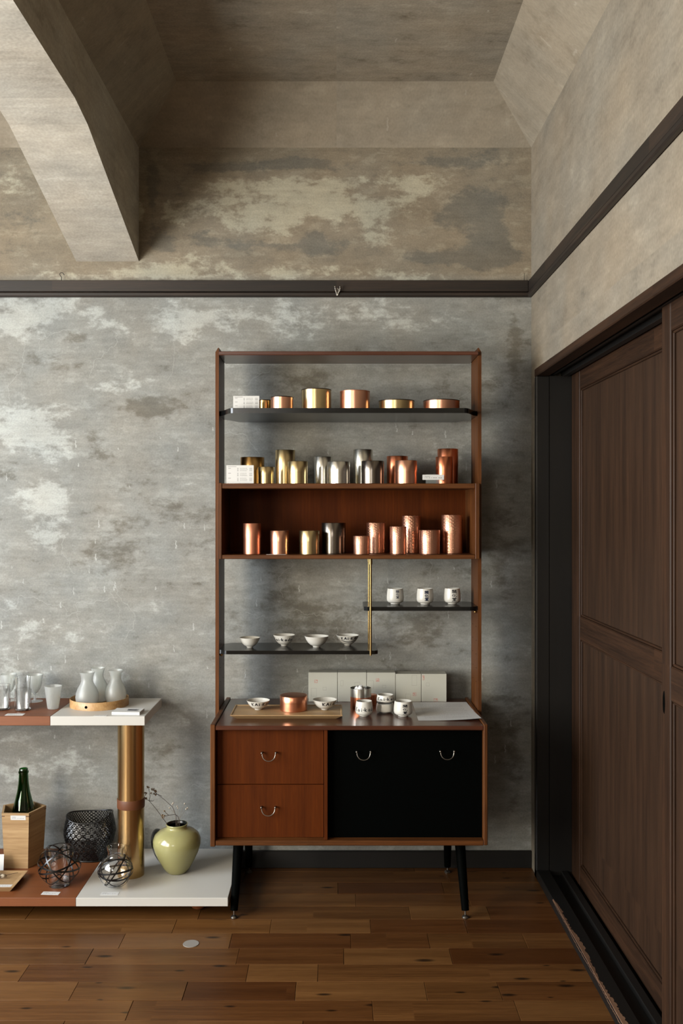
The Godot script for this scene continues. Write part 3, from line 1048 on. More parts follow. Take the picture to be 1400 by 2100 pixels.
func build_unit() -> void:
	var u := thing("wall_unit", "teak wall unit with a drawer cabinet below and open shelves above", "shelf unit")
	var xl := -0.4226
	var xr := 0.5072
	# uprights: thin boards outside the cabinet, chamfered at the top
	for s in 2:
		var g := Geo.new()
		var inner := xl if s == 0 else xr
		var outer := inner + (-0.0128 if s == 0 else 0.0128)
		var top := EYE + 0.5865
		var y0 := EYE - 1.10
		var poly := P2([inner, y0, inner, top, inner + (outer - inner) * 0.25, top, outer, top - 0.016, outer, y0])
		g.prism(poly, 2, -3.493, -3.328, 1)
		part(u, "upright", g, M.teak)
		# shelf pin holes as small dark studs
		g = Geo.new()
		for k in range(0, 5):
			for zz in [-3.37, -3.45]:
				g.xf = Transform3D(Basis(Vector3.FORWARD, PI / 2), Vector3(inner, EYE - 0.42 - 0.05 * k, zz))
				g.lathe(P2([0, -0.0006, 0.0016, -0.0006, 0.0016, 0.0006, 0, 0.0006]), 10)
		part(u, "pin_hole", g, M.black_flat).set_meta("kind", "stuff")
	part(u, "top_board", boxgeo(Vector3(xl, EYE + 0.5577, -3.51), Vector3(xr, EYE + 0.5714, -3.312), 0.002, 0), M.teak_dark, "dark teak board across the top")
	# upper black shelf
	var g := Geo.new()
	g.prism(shelf_outline(xl, xr, 3.41, 0.172, 0.07, 0.06), 1, EYE + 0.3425, EYE + 0.36)
	part(u, "shelf", g, M.black, "black lacquered shelf with drawn-in ends")
	# the box in the middle
	var bz0 := -3.548
	var bz1 := -3.284
	var bx := Node3D.new()
	bx.name = "open_box"
	u.add_child(bx)
	part(bx, "side_panel", boxgeo(Vector3(xl, EYE - 0.1704, bz0), Vector3(xl + 0.0155, EYE + 0.0995, bz1), 0.0015, 1), M.teak)
	part(bx, "side_panel", boxgeo(Vector3(xr - 0.0155, EYE - 0.1704, bz0), Vector3(xr, EYE + 0.0995, bz1), 0.0015, 1, Vector2(0.4, 0)), M.teak)
	part(bx, "upper_board", boxgeo(Vector3(xl + 0.0155, EYE + 0.080, bz0), Vector3(xr - 0.0155, EYE + 0.0978, bz1 - 0.002), 0.0015, 0), M.teak)
	part(bx, "lower_board", boxgeo(Vector3(xl + 0.0155, EYE - 0.1704, bz0), Vector3(xr - 0.0155, EYE - 0.1556, bz1 - 0.002), 0.0015, 0, Vector2(0.2, 0.3)), M.teak)
	part(bx, "back_panel", boxgeo(Vector3(xl + 0.0155, EYE - 0.1556, bz0), Vector3(xr - 0.0155, EYE + 0.08, bz0 + 0.006), 0.0, 1, Vector2(0.1, 0.6)), M.teak_front)
	# two lower black shelves hung on brass rods
	var rx := 0.1215
	g = Geo.new()
	g.prism(shelf_outline(xl, (774.6 - 690) * 3.31 / F, 3.41, 0.1, 0.08, 0.03, true, false), 1, EYE - 0.512, EYE - 0.499)
	part(u, "shelf", g, M.black, "lower left black shelf")
	g = Geo.new()
	g.prism(shelf_outline((746.4 - 690) * 3.31 / F, xr, 3.41, 0.1, 0.08, 0.03, false, true), 1, EYE - 0.3567, EYE - 0.3423)
	part(u, "shelf", g, M.black, "upper right short black shelf")
	for zz in [-3.305, -3.49]:
		g = Geo.new()
		g.xf = Transform3D(Basis(), Vector3(rx, EYE, zz))
		g.lathe(P2([0, -0.517, 0.0042, -0.515, 0.0042, -0.19, 0.0062, -0.19, 0.0062, -0.1704, 0, -0.1704]), 20)
		part(u, "rod", g, M.brass_rod, "brass hanging rod")
	for q in [[xl + 0.006, -0.519], [xr - 0.006, -0.364]]:
		for zz in [-3.35, -3.46]:
			g = Geo.new()
			g.ball(Vector3(q[0], EYE + q[1], zz), Vector3(0.006, 0.006, 0.005), 12, 8)
			part(u, "shelf_pin", g, M.brass_dark)
	# the cabinet
	var cz0 := -3.557
	var cz1 := -3.10
	var cb := Node3D.new()
	cb.name = "cabinet"
	u.add_child(cb)
	var cx0 := xl
	var cx1 := 0.5058
	part(cb, "side_panel", boxgeo(Vector3(cx0, EYE - 1.124, cz0), Vector3(cx0 + 0.0163, EYE - 0.7146, cz1), 0.002, 1), M.teak)
	part(cb, "side_panel", boxgeo(Vector3(cx1 - 0.0135, EYE - 1.119, cz0), Vector3(cx1, EYE - 0.7146, cz1), 0.002, 1, Vector2(0.3, 0.2)), M.teak)
	part(cb, "cabinet_top", boxgeo(Vector3(cx0 + 0.0168, EYE - 0.7345, cz0), Vector3(cx1 - 0.014, EYE - 0.7195, cz1 - 0.002), 0.002, 0), M.teak_dark)
	part(cb, "cabinet_bottom", boxgeo(Vector3(cx0 + 0.0165, EYE - 1.121, cz0), Vector3(cx1 - 0.0137, EYE - 1.104, cz1 - 0.002), 0.002, 0, Vector2(0.5, 0.1)), M.teak)
	part(cb, "back_panel", boxgeo(Vector3(cx0 + 0.016, EYE - 1.104, cz0), Vector3(cx1 - 0.014, EYE - 0.734, cz0 + 0.006), 0.0), M.teak)
	var dx := (668.0 - 690) * 3.11 / F
	part(cb, "divider", boxgeo(Vector3(dx - 0.006, EYE - 1.104, cz0 + 0.006), Vector3(dx + 0.006, EYE - 0.7345, cz1 - 0.008), 0.001, 1), M.teak_front)
	var fz := -3.132
	for k in 2:
		var ya: float = EYE + [-0.9235, -1.1035][k]
		var yb: float = EYE + [-0.736, -0.9255][k]
		var dr := part(u, "drawer", boxgeo(Vector3(cx0 + 0.018, ya, -3.5), Vector3(dx - 0.0075, yb, fz), 0.0012, 1, Vector2(0.02, 0.3 * k)), M.teak_front, "teak drawer front with a curved handle")
		handle(dr, at([551.0, 550.0][k], [1544.5, 1656.5][k], 3.118) * Vector3(1, 1, 0) + Vector3(0, 0, fz), 0.047, 0.026)
	var flap := part(u, "flap_door", boxgeo(Vector3(dx + 0.0075, EYE - 1.1035, fz - 0.018), Vector3(cx1 - 0.015, EYE - 0.736, fz), 0.0012, 1), M.black_flat, "black flap door with two handles")
	for q in [[745.5, 1542.3], [917.0, 1541.2]]:
		handle(flap, at(q[0], q[1], 3.118) * Vector3(1, 1, 0) + Vector3(0, 0, fz), 0.047, 0.026)
	# legs: tapered, splayed, on adjustable glides
	for q in [[-0.337, -3.20, -0.3485, -3.15], [0.4236, -3.20, 0.4375, -3.15], [-0.332, -3.47, -0.335, -3.545], [0.416, -3.47, 0.424, -3.545]]:
		g = Geo.new()
		var a := Vector3(q[0], EYE - 1.121, q[1])
		var b := Vector3(q[2], 0.026, q[3])
		var pts := []
		for k in 6:
			pts.append(a.lerp(b, k / 5.0))
		g.tube(pts, 0.0185, 0.0128, 24)
		var lg := part(u, "leg", g, M.black_flat, "tapered black leg")
		g = Geo.new()
		g.xf = Transform3D(Basis(), Vector3(q[2], 0, q[3]))
		g.lathe(P2([0, 0, 0.0115, 0, 0.0122, 0.003, 0.009, 0.0075, 0.0028, 0.0105, 0.0026, 0.03, 0, 0.03]), 24)
		part(lg, "glide", g, M.steel, "steel levelling glide")


func build_table() -> void:
	var t := thing("display_table", "two-tier display table of white and brown boards on a brass column", "table")
	var end := -2.2
	# each tier: [top y, thickness, front depth, right x, joint x at the front]
	for q in [[EYE - 0.7217, 0.0326, 3.257, -0.674, 103.0], [EYE - 1.302, 0.029, 3.118, -0.3655, 155.5]]:
		var zf: float = -q[2]
		var jx: float = (q[4] - 690.0) * q[2] / F
		part(t, "board", boxgeo(Vector3(jx + 0.0003, q[0] - q[1], -3.574), Vector3(q[3], q[0], zf), 0.0012, 0), M.whiteboard, "white board")
		part(t, "board", boxgeo(Vector3(end, q[0] - q[1], -3.574), Vector3(jx - 0.0003, q[0], zf), 0.0012, 0), M.brownboard, "orange brown wooden board")
	var h := 1.302 - 0.7217 - 0.0326
	for x in [-0.7365, -1.95]:
		var g := Geo.new()
		g.xf = Transform3D(Basis(), Vector3(x, EYE - 1.302, -3.32))
		g.lathe(P2([0, 0, 0.047, 0, 0.047, h, 0, h]), 96)
		var col := part(t, "column", g, M.brass_pole, "polished brass column")
		g = Geo.new()
		g.xf = Transform3D(Basis(), Vector3(x, EYE - 1.302 + 0.243, -3.32))
		g.lathe(P2([0.047, 0, 0.0485, 0, 0.0488, 0.001, 0.0488, 0.031, 0.0485, 0.032, 0.047, 0.032]), 64)
		part(col, "collar", g, M.leather, "brown band round the column")
	for q in [[-0.48, -3.22], [-0.48, -3.5], [-1.95, -3.22], [-1.95, -3.5], [-1.2, -3.25], [-1.2, -3.5]]:
		var g := Geo.new()
		g.ball(Vector3(q[0], 0.0275, q[1]), Vector3(0.03, 0.0275, 0.03), 24, 14)
		part(t, "foot", g, M.brownboard, "round wooden foot")


# ---------------------------------------------------------------- canisters
func canister(label: String, x0: float, x1: float, ytop: float, base: float, depth: float, m: Material, group: String, lid_m: Material = null, relief := 0) -> void:
	var r := (x1 - x0) / 2.0 * depth / F
	var p := at((x0 + x1) / 2.0, 0, depth)
	var near := depth - r
	var h := EYE + (1048.0 - ytop) * near / F - base
	if ytop > 1048.0:
		h = EYE + (1048.0 - ytop) * (depth + r * 0.3) / F - base
	var o := thing("tea_canister", label, "canister", Vector3(p.x, base, p.z), 0, group)
	var g := Geo.new()
	var mm: StandardMaterial3D = m
	if lid_m: # shallow tin with a dark flush lid
		var hb := h - 0.0028
		g.lathe(P2([0, 0.0002, r - 0.0008, 0.0002, r, 0.001, r, hb, 0, hb]), 64)
		part(o, "body", g, mm)
		g = Geo.new()
		g.lathe(P2([0, hb, r + 0.0006, hb, r + 0.0007, h - 0.0006, r, h, 0, h]), 64)
		part(o, "lid", g, lid_m, "dark patinated lid")
		return
	var seam := h * 0.52
	g.lathe(P2([0, 0.0002, r - 0.0014, 0.0002, r - 0.0006, 0.001, r - 0.0006, seam, 0, seam]), 64)
	part(o, "body", g, mm)
	g = Geo.new()
	g.lathe(P2([0, seam + 0.0002, r, seam + 0.0002, r, h - 0.0012, r - 0.0009, h, 0, h]), 64)
	part(o, "lid", g, mm)


func relief_material(base: StandardMaterial3D, kind: int) -> StandardMaterial3D:
	var im := Image.create(512, 256, false, Image.FORMAT_L8)
	im.fill(Color(0.5, 0.5, 0.5))
	rng.seed = 900 + kind
	if kind == 1: # overlapping engraved arcs and slanting lines
		for r in 12:
			for c in 16:
				var o := Vector2(c * 32 + (r % 2) * 16, r * 22)
				var pts := []
				for k in 9:
					var t := PI * k / 8.0
					pts.append_array([-cos(t), -sin(t)])
				stroke(im, pts, o, Vector2(16, 20), 1.6, Color.WHITE)
				stroke(im, [-1, 0.6, 0.9, -0.7], o, Vector2(15, 15), 1.5, Color.WHITE)
	else: # one stamped mark near the middle of the front
		for k in 2:
			for s in GLYPH[["開", "化"][k]]:
				stroke(im, s, Vector2(215, 92 + k * 34), Vector2(30, 30), 2.0, Color.WHITE)
	var m: StandardMaterial3D = base.duplicate()
	m.heightmap_enabled = true
	m.heightmap_texture = tex(im)
	m.heightmap_scale = 0.06 if kind == 1 else 0.05
	return m


func build_canisters() -> void:
	var eng := relief_material(M.copper, 1)
	var b1 := EYE + 0.3602
	var gr := "shallow metal canisters on the black top shelf"
	canister("very small brass canister beside the price card on the top shelf", 530, 556.5, 819, b1, 3.40, M.brass_dark, gr, M.lid)
	canister("small copper canister with a dark lid, second from the left on the top shelf", 555.3, 601, 811.8, b1, 3.31, M.copper, gr, M.lid)
	canister("large squat brass canister with a dark lid on the top shelf", 618, 679, 795.5, b1, 3.35, M.brass, gr, M.lid)
	canister("large squat copper canister on the top shelf, right of the big brass one", 697, 758, 799, b1, 3.35, M.copper, gr, M.copper_dull)
	canister("low wide brass canister on the top shelf", 776.5, 849.4, 818, b1, 3.37, M.brass, gr, M.lid)
	canister("low wide copper canister at the right end of the top shelf", 867.8, 941.7, 817.6, b1, 3.37, M.copper, gr, M.lid)
	var b2 := EYE + 0.098
	gr = "metal tea canisters on top of the open box"
	canister("dark brass canister half hidden behind the price list card", 492.8, 541.8, 936.7, b2, 3.46, M.brass_dark, gr)
	canister("shortest brass tea canister, in front, just right of the price list card", 529, 562, 957, b2, 3.345, M.brass, gr)
	canister("tall slim brass tea canister in the rear row", 564, 605, 922, b2, 3.45, M.brass, gr)
	canister("medium brass tea canister in front of the tall slim brass one", 590, 631, 945.5, b2, 3.345, M.brass, gr)
	canister("bright tin canister standing behind another tin one, right of the brass canisters", 643, 682, 936, b2, 3.46, M.silver, gr)
	canister("wide bright tin canister in the front row", 671.7, 716.9, 946, b2, 3.345, M.silver, gr)
	canister("tallest tin canister, in the rear row", 724, 763.9, 921, b2, 3.45, M.silver, gr)
	canister("dull dark grey metal canister in front of the tallest tin one", 740.7, 786.8, 944.4, b2, 3.35, M.silver_dark, gr)
	canister("reddish copper canister in the rear row, right of the dark grey one", 792.6, 836, 934.5, b2, 3.46, M.copper_dark, gr)
	canister("copper canister in the front row, right of the dark grey one", 810, 855, 943.6, b2, 3.345, M.copper, gr)
	canister("tallest copper canister at the right end of the box top", 896.7, 939.3, 919.6, b2, 3.47, M.copper_dark, gr)
	canister("narrow copper canister behind the small label, in front of the tallest copper one", 892.9, 928.2, 936, b2, 3.375, M.copper_dark, gr)
	var b3 := EYE - 0.1554
	gr = "metal tea canisters inside the open box"
	canister("tall dull copper canister at the left end inside the open box", 498.4, 535, 1073, b3, 3.345, M.copper_dull, gr)
	canister("short plain copper canister inside the open box, second from the left", 554, 592, 1088, b3, 3.345, M.copper, gr)
	canister("short pale brass canister inside the open box", 613.7, 654.7, 1088, b3, 3.345, M.brass, gr)
	canister("large dark metal canister standing in the middle of the open box", 658.9, 708.6, 1072, b3, 3.40, M.silver_dark, gr)
	gr = "engraved copper canisters inside the open box"
	canister("smallest engraved copper canister, in front, inside the open box", 724, 757.9, 1099, b3, 3.345, eng, gr)
	canister("engraved copper canister behind the smallest one inside the open box", 751, 790, 1072, b3, 3.44, eng, gr)
	canister("slim engraved copper canister in the front row inside the open box", 799, 832.8, 1079.7, b3, 3.36, eng, gr)
	canister("tall engraved copper canister behind the slim one inside the open box", 824, 861.8, 1057.6, b3, 3.46, eng, gr)
	canister("short wide engraved copper canister inside the open box", 859, 901.8, 1087, b3, 3.37, eng, gr)
	canister("tall wide engraved copper canister at the right end inside the open box", 905, 948, 1056, b3, 3.42, eng, gr)


# ---------------------------------------------------------------- porcelain
func bowl(label: String, x0: float, x1: float, ytop: float, ybase: float, base: float, m: Material, group: String) -> void:
	var depth := (EYE - base) * F / (ybase - 1048.0) + 0.008
	var r := (x1 - x0) / 2.0 * depth / F
	var top := EYE + (1048.0 - ytop) * depth / F
	var h := top - base
	var p := at((x0 + x1) / 2.0, 0, depth)
	var o := thing("tea_bowl", label, "bowl", Vector3(p.x, base, p.z), 0, group)
	var g := Geo.new()
	var f := r * 0.30
	g.lathe(P2([f + 0.001, h * 0.12, r * 0.52, h * 0.22, r * 0.72, h * 0.42, r * 0.87, h * 0.68, r * 0.97, h * 0.93, r, h * 0.985, r - 0.0004, h]), 64)
	part(o, "body", g, m)
	g = Geo.new()
	g.lathe(P2([r - 0.0004, h, r - 0.0024, h * 0.985, r * 0.9, h * 0.88, r * 0.78, h * 0.62, r * 0.6, h * 0.4, r * 0.3, h * 0.25, 0, h * 0.22]), 64)
	part(o, "inside", g, M.porcelain)
	g = Geo.new()
	g.lathe(P2([f - 0.003, 0.001, f - 0.001, 0, f, 0.001, f + 0.001, h * 0.12, 0, h * 0.12]), 40)
	part(o, "foot_ring", g, M.porcelain)


func cup(label: String, x0: float, x1: float, ytop: float, ybase: float, base: float, m: Material, group: String, depth_ := 0.0) -> Vector3:
	var depth := (EYE - base) * F / (ybase - 1048.0) + 0.012 if depth_ == 0.0 else depth_
	var r := (x1 - x0) / 2.0 * depth / F
	var h := EYE + (1048.0 - ytop) * (depth - r * 0.0) / F - base
	var p := at((x0 + x1) / 2.0, 0, depth)
	var o := thing("tea_cup", label, "cup", Vector3(p.x, base, p.z), 0, group)
	var g := Geo.new()
	g.lathe(P2([r * 0.56, h * 0.085, r * 0.8, h * 0.12, r * 0.95, h * 0.2, r, h * 0.34, r * 0.99, h * 0.55, r * 0.95, h * 0.8, r * 0.9, h * 0.97, r * 0.885, h]), 64)
	part(o, "body", g, m)
	g = Geo.new()
	g.lathe(P2([r * 0.885, h, r * 0.83, h * 0.98, r * 0.88, h * 0.75, r * 0.92, h * 0.4, r * 0.7, h * 0.2, 0, h * 0.16]), 64)
	part(o, "inside", g, M.porcelain)
	g = Geo.new()
	g.lathe(P2([r * 0.42, 0.0006, r * 0.46, 0, r * 0.54, 0.001, r * 0.56, h * 0.085, 0, h * 0.085]), 40)
	part(o, "foot_ring", g, M.porcelain)
	return Vector3(p.x, base + h, p.z)


func build_porcelain() -> void:
	var ink: Color = M.ink
	var gr := "small tea bowls on the lower left black shelf"
	var y := EYE - 0.499
	bowl("plain white tea bowl at the left end of the lower black shelf", 491, 533.4, 1307, 1328.5, y, glaze("-", 0, 0.0, 0.5, Vector2(8, 8), 0.5, Color(0.9, 0.89, 0.85), 1), gr)
	bowl("white tea bowl with small brush lettering, second on the lower black shelf", 560, 605, 1301.5, 1324.5, y, glaze("Kai-kado", 0, 0.29, 0.26, Vector2(27, 50), 3.8, ink, 2), gr)
	bowl("widest plain white tea bowl on the lower black shelf", 624, 674, 1304, 1327.5, y, glaze("-", 0, 0.0, 0.5, Vector2(8, 8), 0.5, Color(0.9, 0.89, 0.85), 3), gr)
	bowl("white tea bowl with lettering above a black brush stroke on the lower black shelf", 689, 736, 1302, 1323.5, y, glaze("KAI-KADO", 0, 0.40, 0.12, Vector2(24, 46), 3.6, ink, 4, "swoosh"), gr)
	gr = "white cups on the short upper right shelf"
	y = EYE - 0.3423
	cup("white tea cup with small blue characters at the left of the short shelf", 792.7, 827.8, 1206.5, 1239.5, y, glaze("開化堂", 1, 0.50, 0.10, Vector2(36, 30), 2.3, Color(0.16, 0.20, 0.30), 5), gr)
	cup("white tea cup with blue characters in the middle of the short shelf", 854, 888.7, 1206.5, 1240, y, glaze("開化堂", 1, 0.475, 0.14, Vector2(42, 36), 3.2, Color(0.08, 0.13, 0.24), 6), gr)
	cup("white tea cup with large black characters at the right of the short shelf", 910, 944, 1206, 1239.5, y, glaze("開化堂", 1, 0.47, 0.08, Vector2(54, 42), 3.1, ink, 7), gr)
	y = EYE - 0.7193
	gr = "white cups on the cabinet top"
	cup("white tea cup with cursive lettering in front of the open tin canister", 728.5, 764, 1437, 1469.5, y, glaze("Kai-kado", 0, 0.31, 0.40, Vector2(31, 46), 3.4, ink, 8), gr)
	var t := cup("plain lower cup of the stacked pair on the cabinet top", 771, 807, 1441.5, 1461, y, M.porcelain, gr, 3.31)
	cup("lettered cup with a dark band at its foot, stacked on another cup", 772, 808, 1424, 1441, t.y + 0.0002, glaze("Kai-kado", 0, 0.33, 0.24, Vector2(31, 60), 4.2, ink, 9, "band"), gr, 3.31)
	cup("white tea cup with a column of black characters beside the sheet of paper", 807, 845.7, 1437, 1469.5, y, glaze("開化堂", 1, 0.48, 0.17, Vector2(46, 36), 2.9, ink, 10), gr)


func build_top_things() -> void:
	var y := EYE - 0.7195
	# tray
	var tr := thing("serving_tray", "long low light wood tray on the cabinet top carrying two bowls", "tray", Vector3(-0.1735, y, -3.277))
	var g := Geo.new()
	var hx := 0.1935
	var hz := 0.0865
	var T := 0.0168
	var ix := hx - 0.022
	var iz := hz - 0.02
	var b := [Vector3(-ix, 0, -iz), Vector3(ix, 0, -iz), Vector3(ix, 0, iz), Vector3(-ix, 0, iz)]
	var m := [Vector3(-hx, T - 0.003, -hz), Vector3(hx, T - 0.003, -hz), Vector3(hx, T - 0.003, hz), Vector3(-hx, T - 0.003, hz)]
	var tp := [Vector3(-hx, T, -hz), Vector3(hx, T, -hz), Vector3(hx, T, hz), Vector3(-hx, T, hz)]
	var rx := hx - 0.004
	var rz := hz - 0.004
	var q4 := [Vector3(-rx, T, -rz), Vector3(rx, T, -rz), Vector3(rx, T, rz), Vector3(-rx, T, rz)]
	var q5 := [Vector3(-rx + 0.002, T - 0.002, -rz + 0.002), Vector3(rx - 0.002, T - 0.002, -rz + 0.002), Vector3(rx - 0.002, T - 0.002, rz - 0.002), Vector3(-rx + 0.002, T - 0.002, rz - 0.002)]
	var uvf := func(p: Vector3) -> Vector2: return Vector2(p.z + p.y, p.x)
	for pair in [[b, m], [m, tp], [tp, q4], [q4, q5]]:
		for k in 4:
			var A: Vector3 = pair[0][k]
			var B2: Vector3 = pair[0][(k + 1) % 4]
			var C: Vector3 = pair[1][(k + 1) % 4]
			var D: Vector3 = pair[1][k]
			var out := (A + B2) * Vector3(0.5, 0, 0.5)
			out = Vector3(0, 1, 0) if pair[0] == tp or pair[0] == q4 else out
			g.quad(A, B2, C, D, out, uvf.call(A), uvf.call(B2), uvf.call(C), uvf.call(D))
	g.quad(q5[0], q5[1], q5[2], q5[3], Vector3.UP, uvf.call(q5[0]), uvf.call(q5[1]), uvf.call(q5[2]), uvf.call(q5[3]))
	g.quad(b[0], b[1], b[2], b[3], Vector3.DOWN)
	part(tr, "tray_board", g, M.bamboo)
	var yt := y + T - 0.0018
	var ink: Color = M.ink
	bowl("white tea bowl with brush lettering on the left of the wooden tray", 505.5, 553.4, 1435.5, 1456, yt, glaze("KAI-KADO", 0, 0.41, 0.16, Vector2(27, 56), 4.0, ink, 12), "tea bowls on the wooden tray")
	bowl("white tea bowl with brush lettering on the right of the wooden tray", 641, 691, 1434, 1456, yt, glaze("KAI-KADO", 0, 0.47, 0.18, Vector2(27, 56), 4.0, ink, 13), "tea bowls on the wooden tray")
	# copper can on the tray
	var cn := thing("tea_canister", "squat copper canister with a dark flat lid on the wooden tray", "canister", Vector3((601.8 - 690) * 3.285 / F, yt, -3.285))
	g = Geo.new()
	g.lathe(P2([0, 0, 0.047, 0, 0.048, 0.001, 0.048, 0.03, 0, 0.03]), 72)
	part(cn, "body", g, M.copper_can)
	g = Geo.new()
	g.lathe(P2([0, 0.0303, 0.0484, 0.0303, 0.0484, 0.0515, 0.0476, 0.0525, 0.046, 0.0528, 0, 0.0528]), 72)
	part(cn, "lid", g, M.copper_can)
	# open tin with wrapping paper
	var ot := thing("tea_canister", "open canister, tin above and copper below, with crumpled paper, behind the cups", "canister", Vector3((739.3 - 690) * 3.39 / F, y, -3.39))
	var r := 0.0387
	g = Geo.new()
	g.lathe(P2([0, 0, r - 0.0008, 0, r - 0.0008, 0.043, r - 0.002, 0.043]), 64)
	part(ot, "body", g, M.copper_dark, "copper lower half")
	g = Geo.new()
	g.lathe(P2([r - 0.002, 0.0425, r, 0.0425, r, 0.073, r - 0.0012, 0.073, r - 0.0012, 0.03, 0, 0.03]), 64)
	part(ot, "liner", g, M.silver, "bright tin upper half")
	g = Geo.new()
	rng.seed = 31
	for k in 9:
		var a := rng.randf() * TAU
		var c := Vector3(cos(a) * 0.013, 0.062 + rng.randf() * 0.012, sin(a) * 0.013)
		var e := Basis(Vector3(rng.randf(), rng.randf(), rng.randf()).normalized(), rng.randf() * TAU)
		g.xf = Transform3D(e, c)
		g.ball(Vector3.ZERO, Vector3(0.014, 0.006, 0.011), 7, 5)
	single("tissue_paper", g, M.paper, "crumpled white paper in the mouth of the open canister", "paper", ot.position)
	var sm := thing("tea_canister", "small copper canister mostly hidden behind the stacked cups", "canister", Vector3((762.5 - 690) * 3.45 / F, y, -3.45))
	g = Geo.new()
	g.lathe(P2([0, 0, 0.0175, 0, 0.0175, 0.026, 0, 0.026]), 48)
	part(sm, "body", g, M.copper_dark)
	g = Geo.new()
	g.lathe(P2([0, 0.0262, 0.0179, 0.0262, 0.0179, 0.036, 0.017, 0.037, 0, 0.037]), 48)
	part(sm, "lid", g, M.copper_dark)
	# five pale gift boxes
	var marks := [
		[[45, 55, 22, 22, true], [110, 110, 26, 24, false], [20, 120, 40, 60, false]], [[130, 75, 40, 66, false], [20, 60, 20, 40, false]],
		[[70, 45, 24, 22, true], [120, 95, 26, 22, false], [10, 60, 40, 60, false]], [[140, 10, 44, 80, false], [150, 150, 28, 24, true], [84, 160, 44, 56, false]], [[6, 10, 16, 36, true], [40, 70, 28, 24, false], [108, 196, 34, 22, true]],
	]
	var xs := [632.0, 692.0, 751.6, 811.0, 863.6, 915.8]
	var tops := [1379.0, 1379.0, 1379.3, 1382.0, 1382.0]
	var words := ["leftmost pale grey gift box, with a red seal near its top", "second pale grey gift box, with a grey outlined square and no seal", "middle pale grey gift box of the row of five", "fourth pale grey gift box, slightly shorter, red seal low on its front", "rightmost pale grey gift box, beside the sheet of paper"]
	for k in 5:
		var x0: float = (xs[k] - 690) * 3.494 / F + 0.0006
		var x1: float = (xs[k + 1] - 690) * 3.494 / F - 0.0006
		var h: float = EYE + (1048 - tops[k]) * 3.494 / F - y
		var o := thing("gift_box", words[k], "box", Vector3((x0 + x1) / 2, y, -3.524), 0, "pale gift boxes on the cabinet top")
		var w := x1 - x0
		part(o, "carton", boxgeo(Vector3(-w / 2, 0, -0.03), Vector3(w / 2, h, 0.0294), 0.001), mat(Color(0.82, 0.82, 0.77), 0.7))
		g = Geo.new()
		g.quad(Vector3(-w / 2 + 0.001, 0.001, 0.03), Vector3(w / 2 - 0.001, 0.001, 0.03), Vector3(w / 2 - 0.001, h - 0.001, 0.03), Vector3(-w / 2 + 0.001, h - 0.001, 0.03), Vector3.BACK)
		part(o, "printed_front", g, stamped_box_material(marks[k]))
	# sheet of paper, its front corner lifted
	g = Geo.new()
	var fl := at(857.5, 1478.6, 3.178)
	var fr := at(987.0, 1474.4, 3.178)
	var bl := at(845.0, 1440.0, 3.487)
	var br := at(956.0, 1440.0, 3.487)
	var n := 10
	for i in n:
		for j in n:
			var pt := func(a: int, c: int) -> Vector3:
				var s := float(a) / n
				var t := float(c) / n
				var q: Vector3 = fl.lerp(fr, s).lerp(bl.lerp(br, s), t)
				q.y = y + 0.0006 + 0.0085 * pow(maxf(0, s + (1 - t) - 1.15) / 0.85, 2.0)
				return q
			var P := [pt.call(i, j), pt.call(i + 1, j), pt.call(i + 1, j + 1), pt.call(i, j + 1)]
			g.quad(P[0], P[1], P[2], P[3], Vector3.UP, Vector2(i, n - j) / n, Vector2(i + 1, n - j) / n, Vector2(i + 1, n - j - 1) / n, Vector2(i, n - j - 1) / n)
			for k in 4:
				P[k] -= Vector3(0, 0.0003, 0)
			g.quad(P[0], P[1], P[2], P[3], Vector3.DOWN, Vector2(0.01, 0.01), Vector2(0.02, 0.01), Vector2(0.02, 0.02), Vector2(0.01, 0.02))
	single("paper_sheet", g, card_material(360, 440, 50, 2), "white printed sheet of paper at the right end of the cabinet top", "paper")


# ---------------------------------------------------------------- on the display table
func shell(outer: Array, wall: float, seg := 64) -> Geo:
	# a vessel from its outer profile: goes up outside, over the lip and down inside
	var g := Geo.new()
	var p := P2(outer)
	var n := p.size()
	var q := PackedVector2Array([Vector2(0, p[0].y)])
	q.append_array(p)
	for k in range(n - 1, -1, -1):
		q.append(Vector2(maxf(p[k].x - wall, 0.0005), maxf(p[k].y, p[0].y + wall * 1.5) if k < n - 1 else p[k].y - 0.0002))
	q.append(Vector2(0, p[0].y + wall * 1.5))
	g.lathe(q, seg)
	return g


func label_card(label: String, c: Vector2, w: float, d: float, y: float, depth: float, style: int, seed_: int, turn := 0.0, thick := 0.0006) -> void:
	var o := thing("label_card", label, "card", Vector3((c.x - 690) * depth / F, y, -depth), turn, "small white label cards")
	part(o, "card_stock", boxgeo(Vector3(-w / 2, 0, -d / 2), Vector3(w / 2, thick, d / 2), 0.0), M.paper)
	var g := Geo.new()
	g.quad(Vector3(-w / 2, thick + 0.0001, d / 2), Vector3(w / 2, thick + 0.0001, d / 2), Vector3(w / 2, thick + 0.0001, -d / 2), Vector3(-w / 2, thick + 0.0001, -d / 2), Vector3.UP)
	part(o, "printed_face", g, card_material(200, 90, seed_, style))


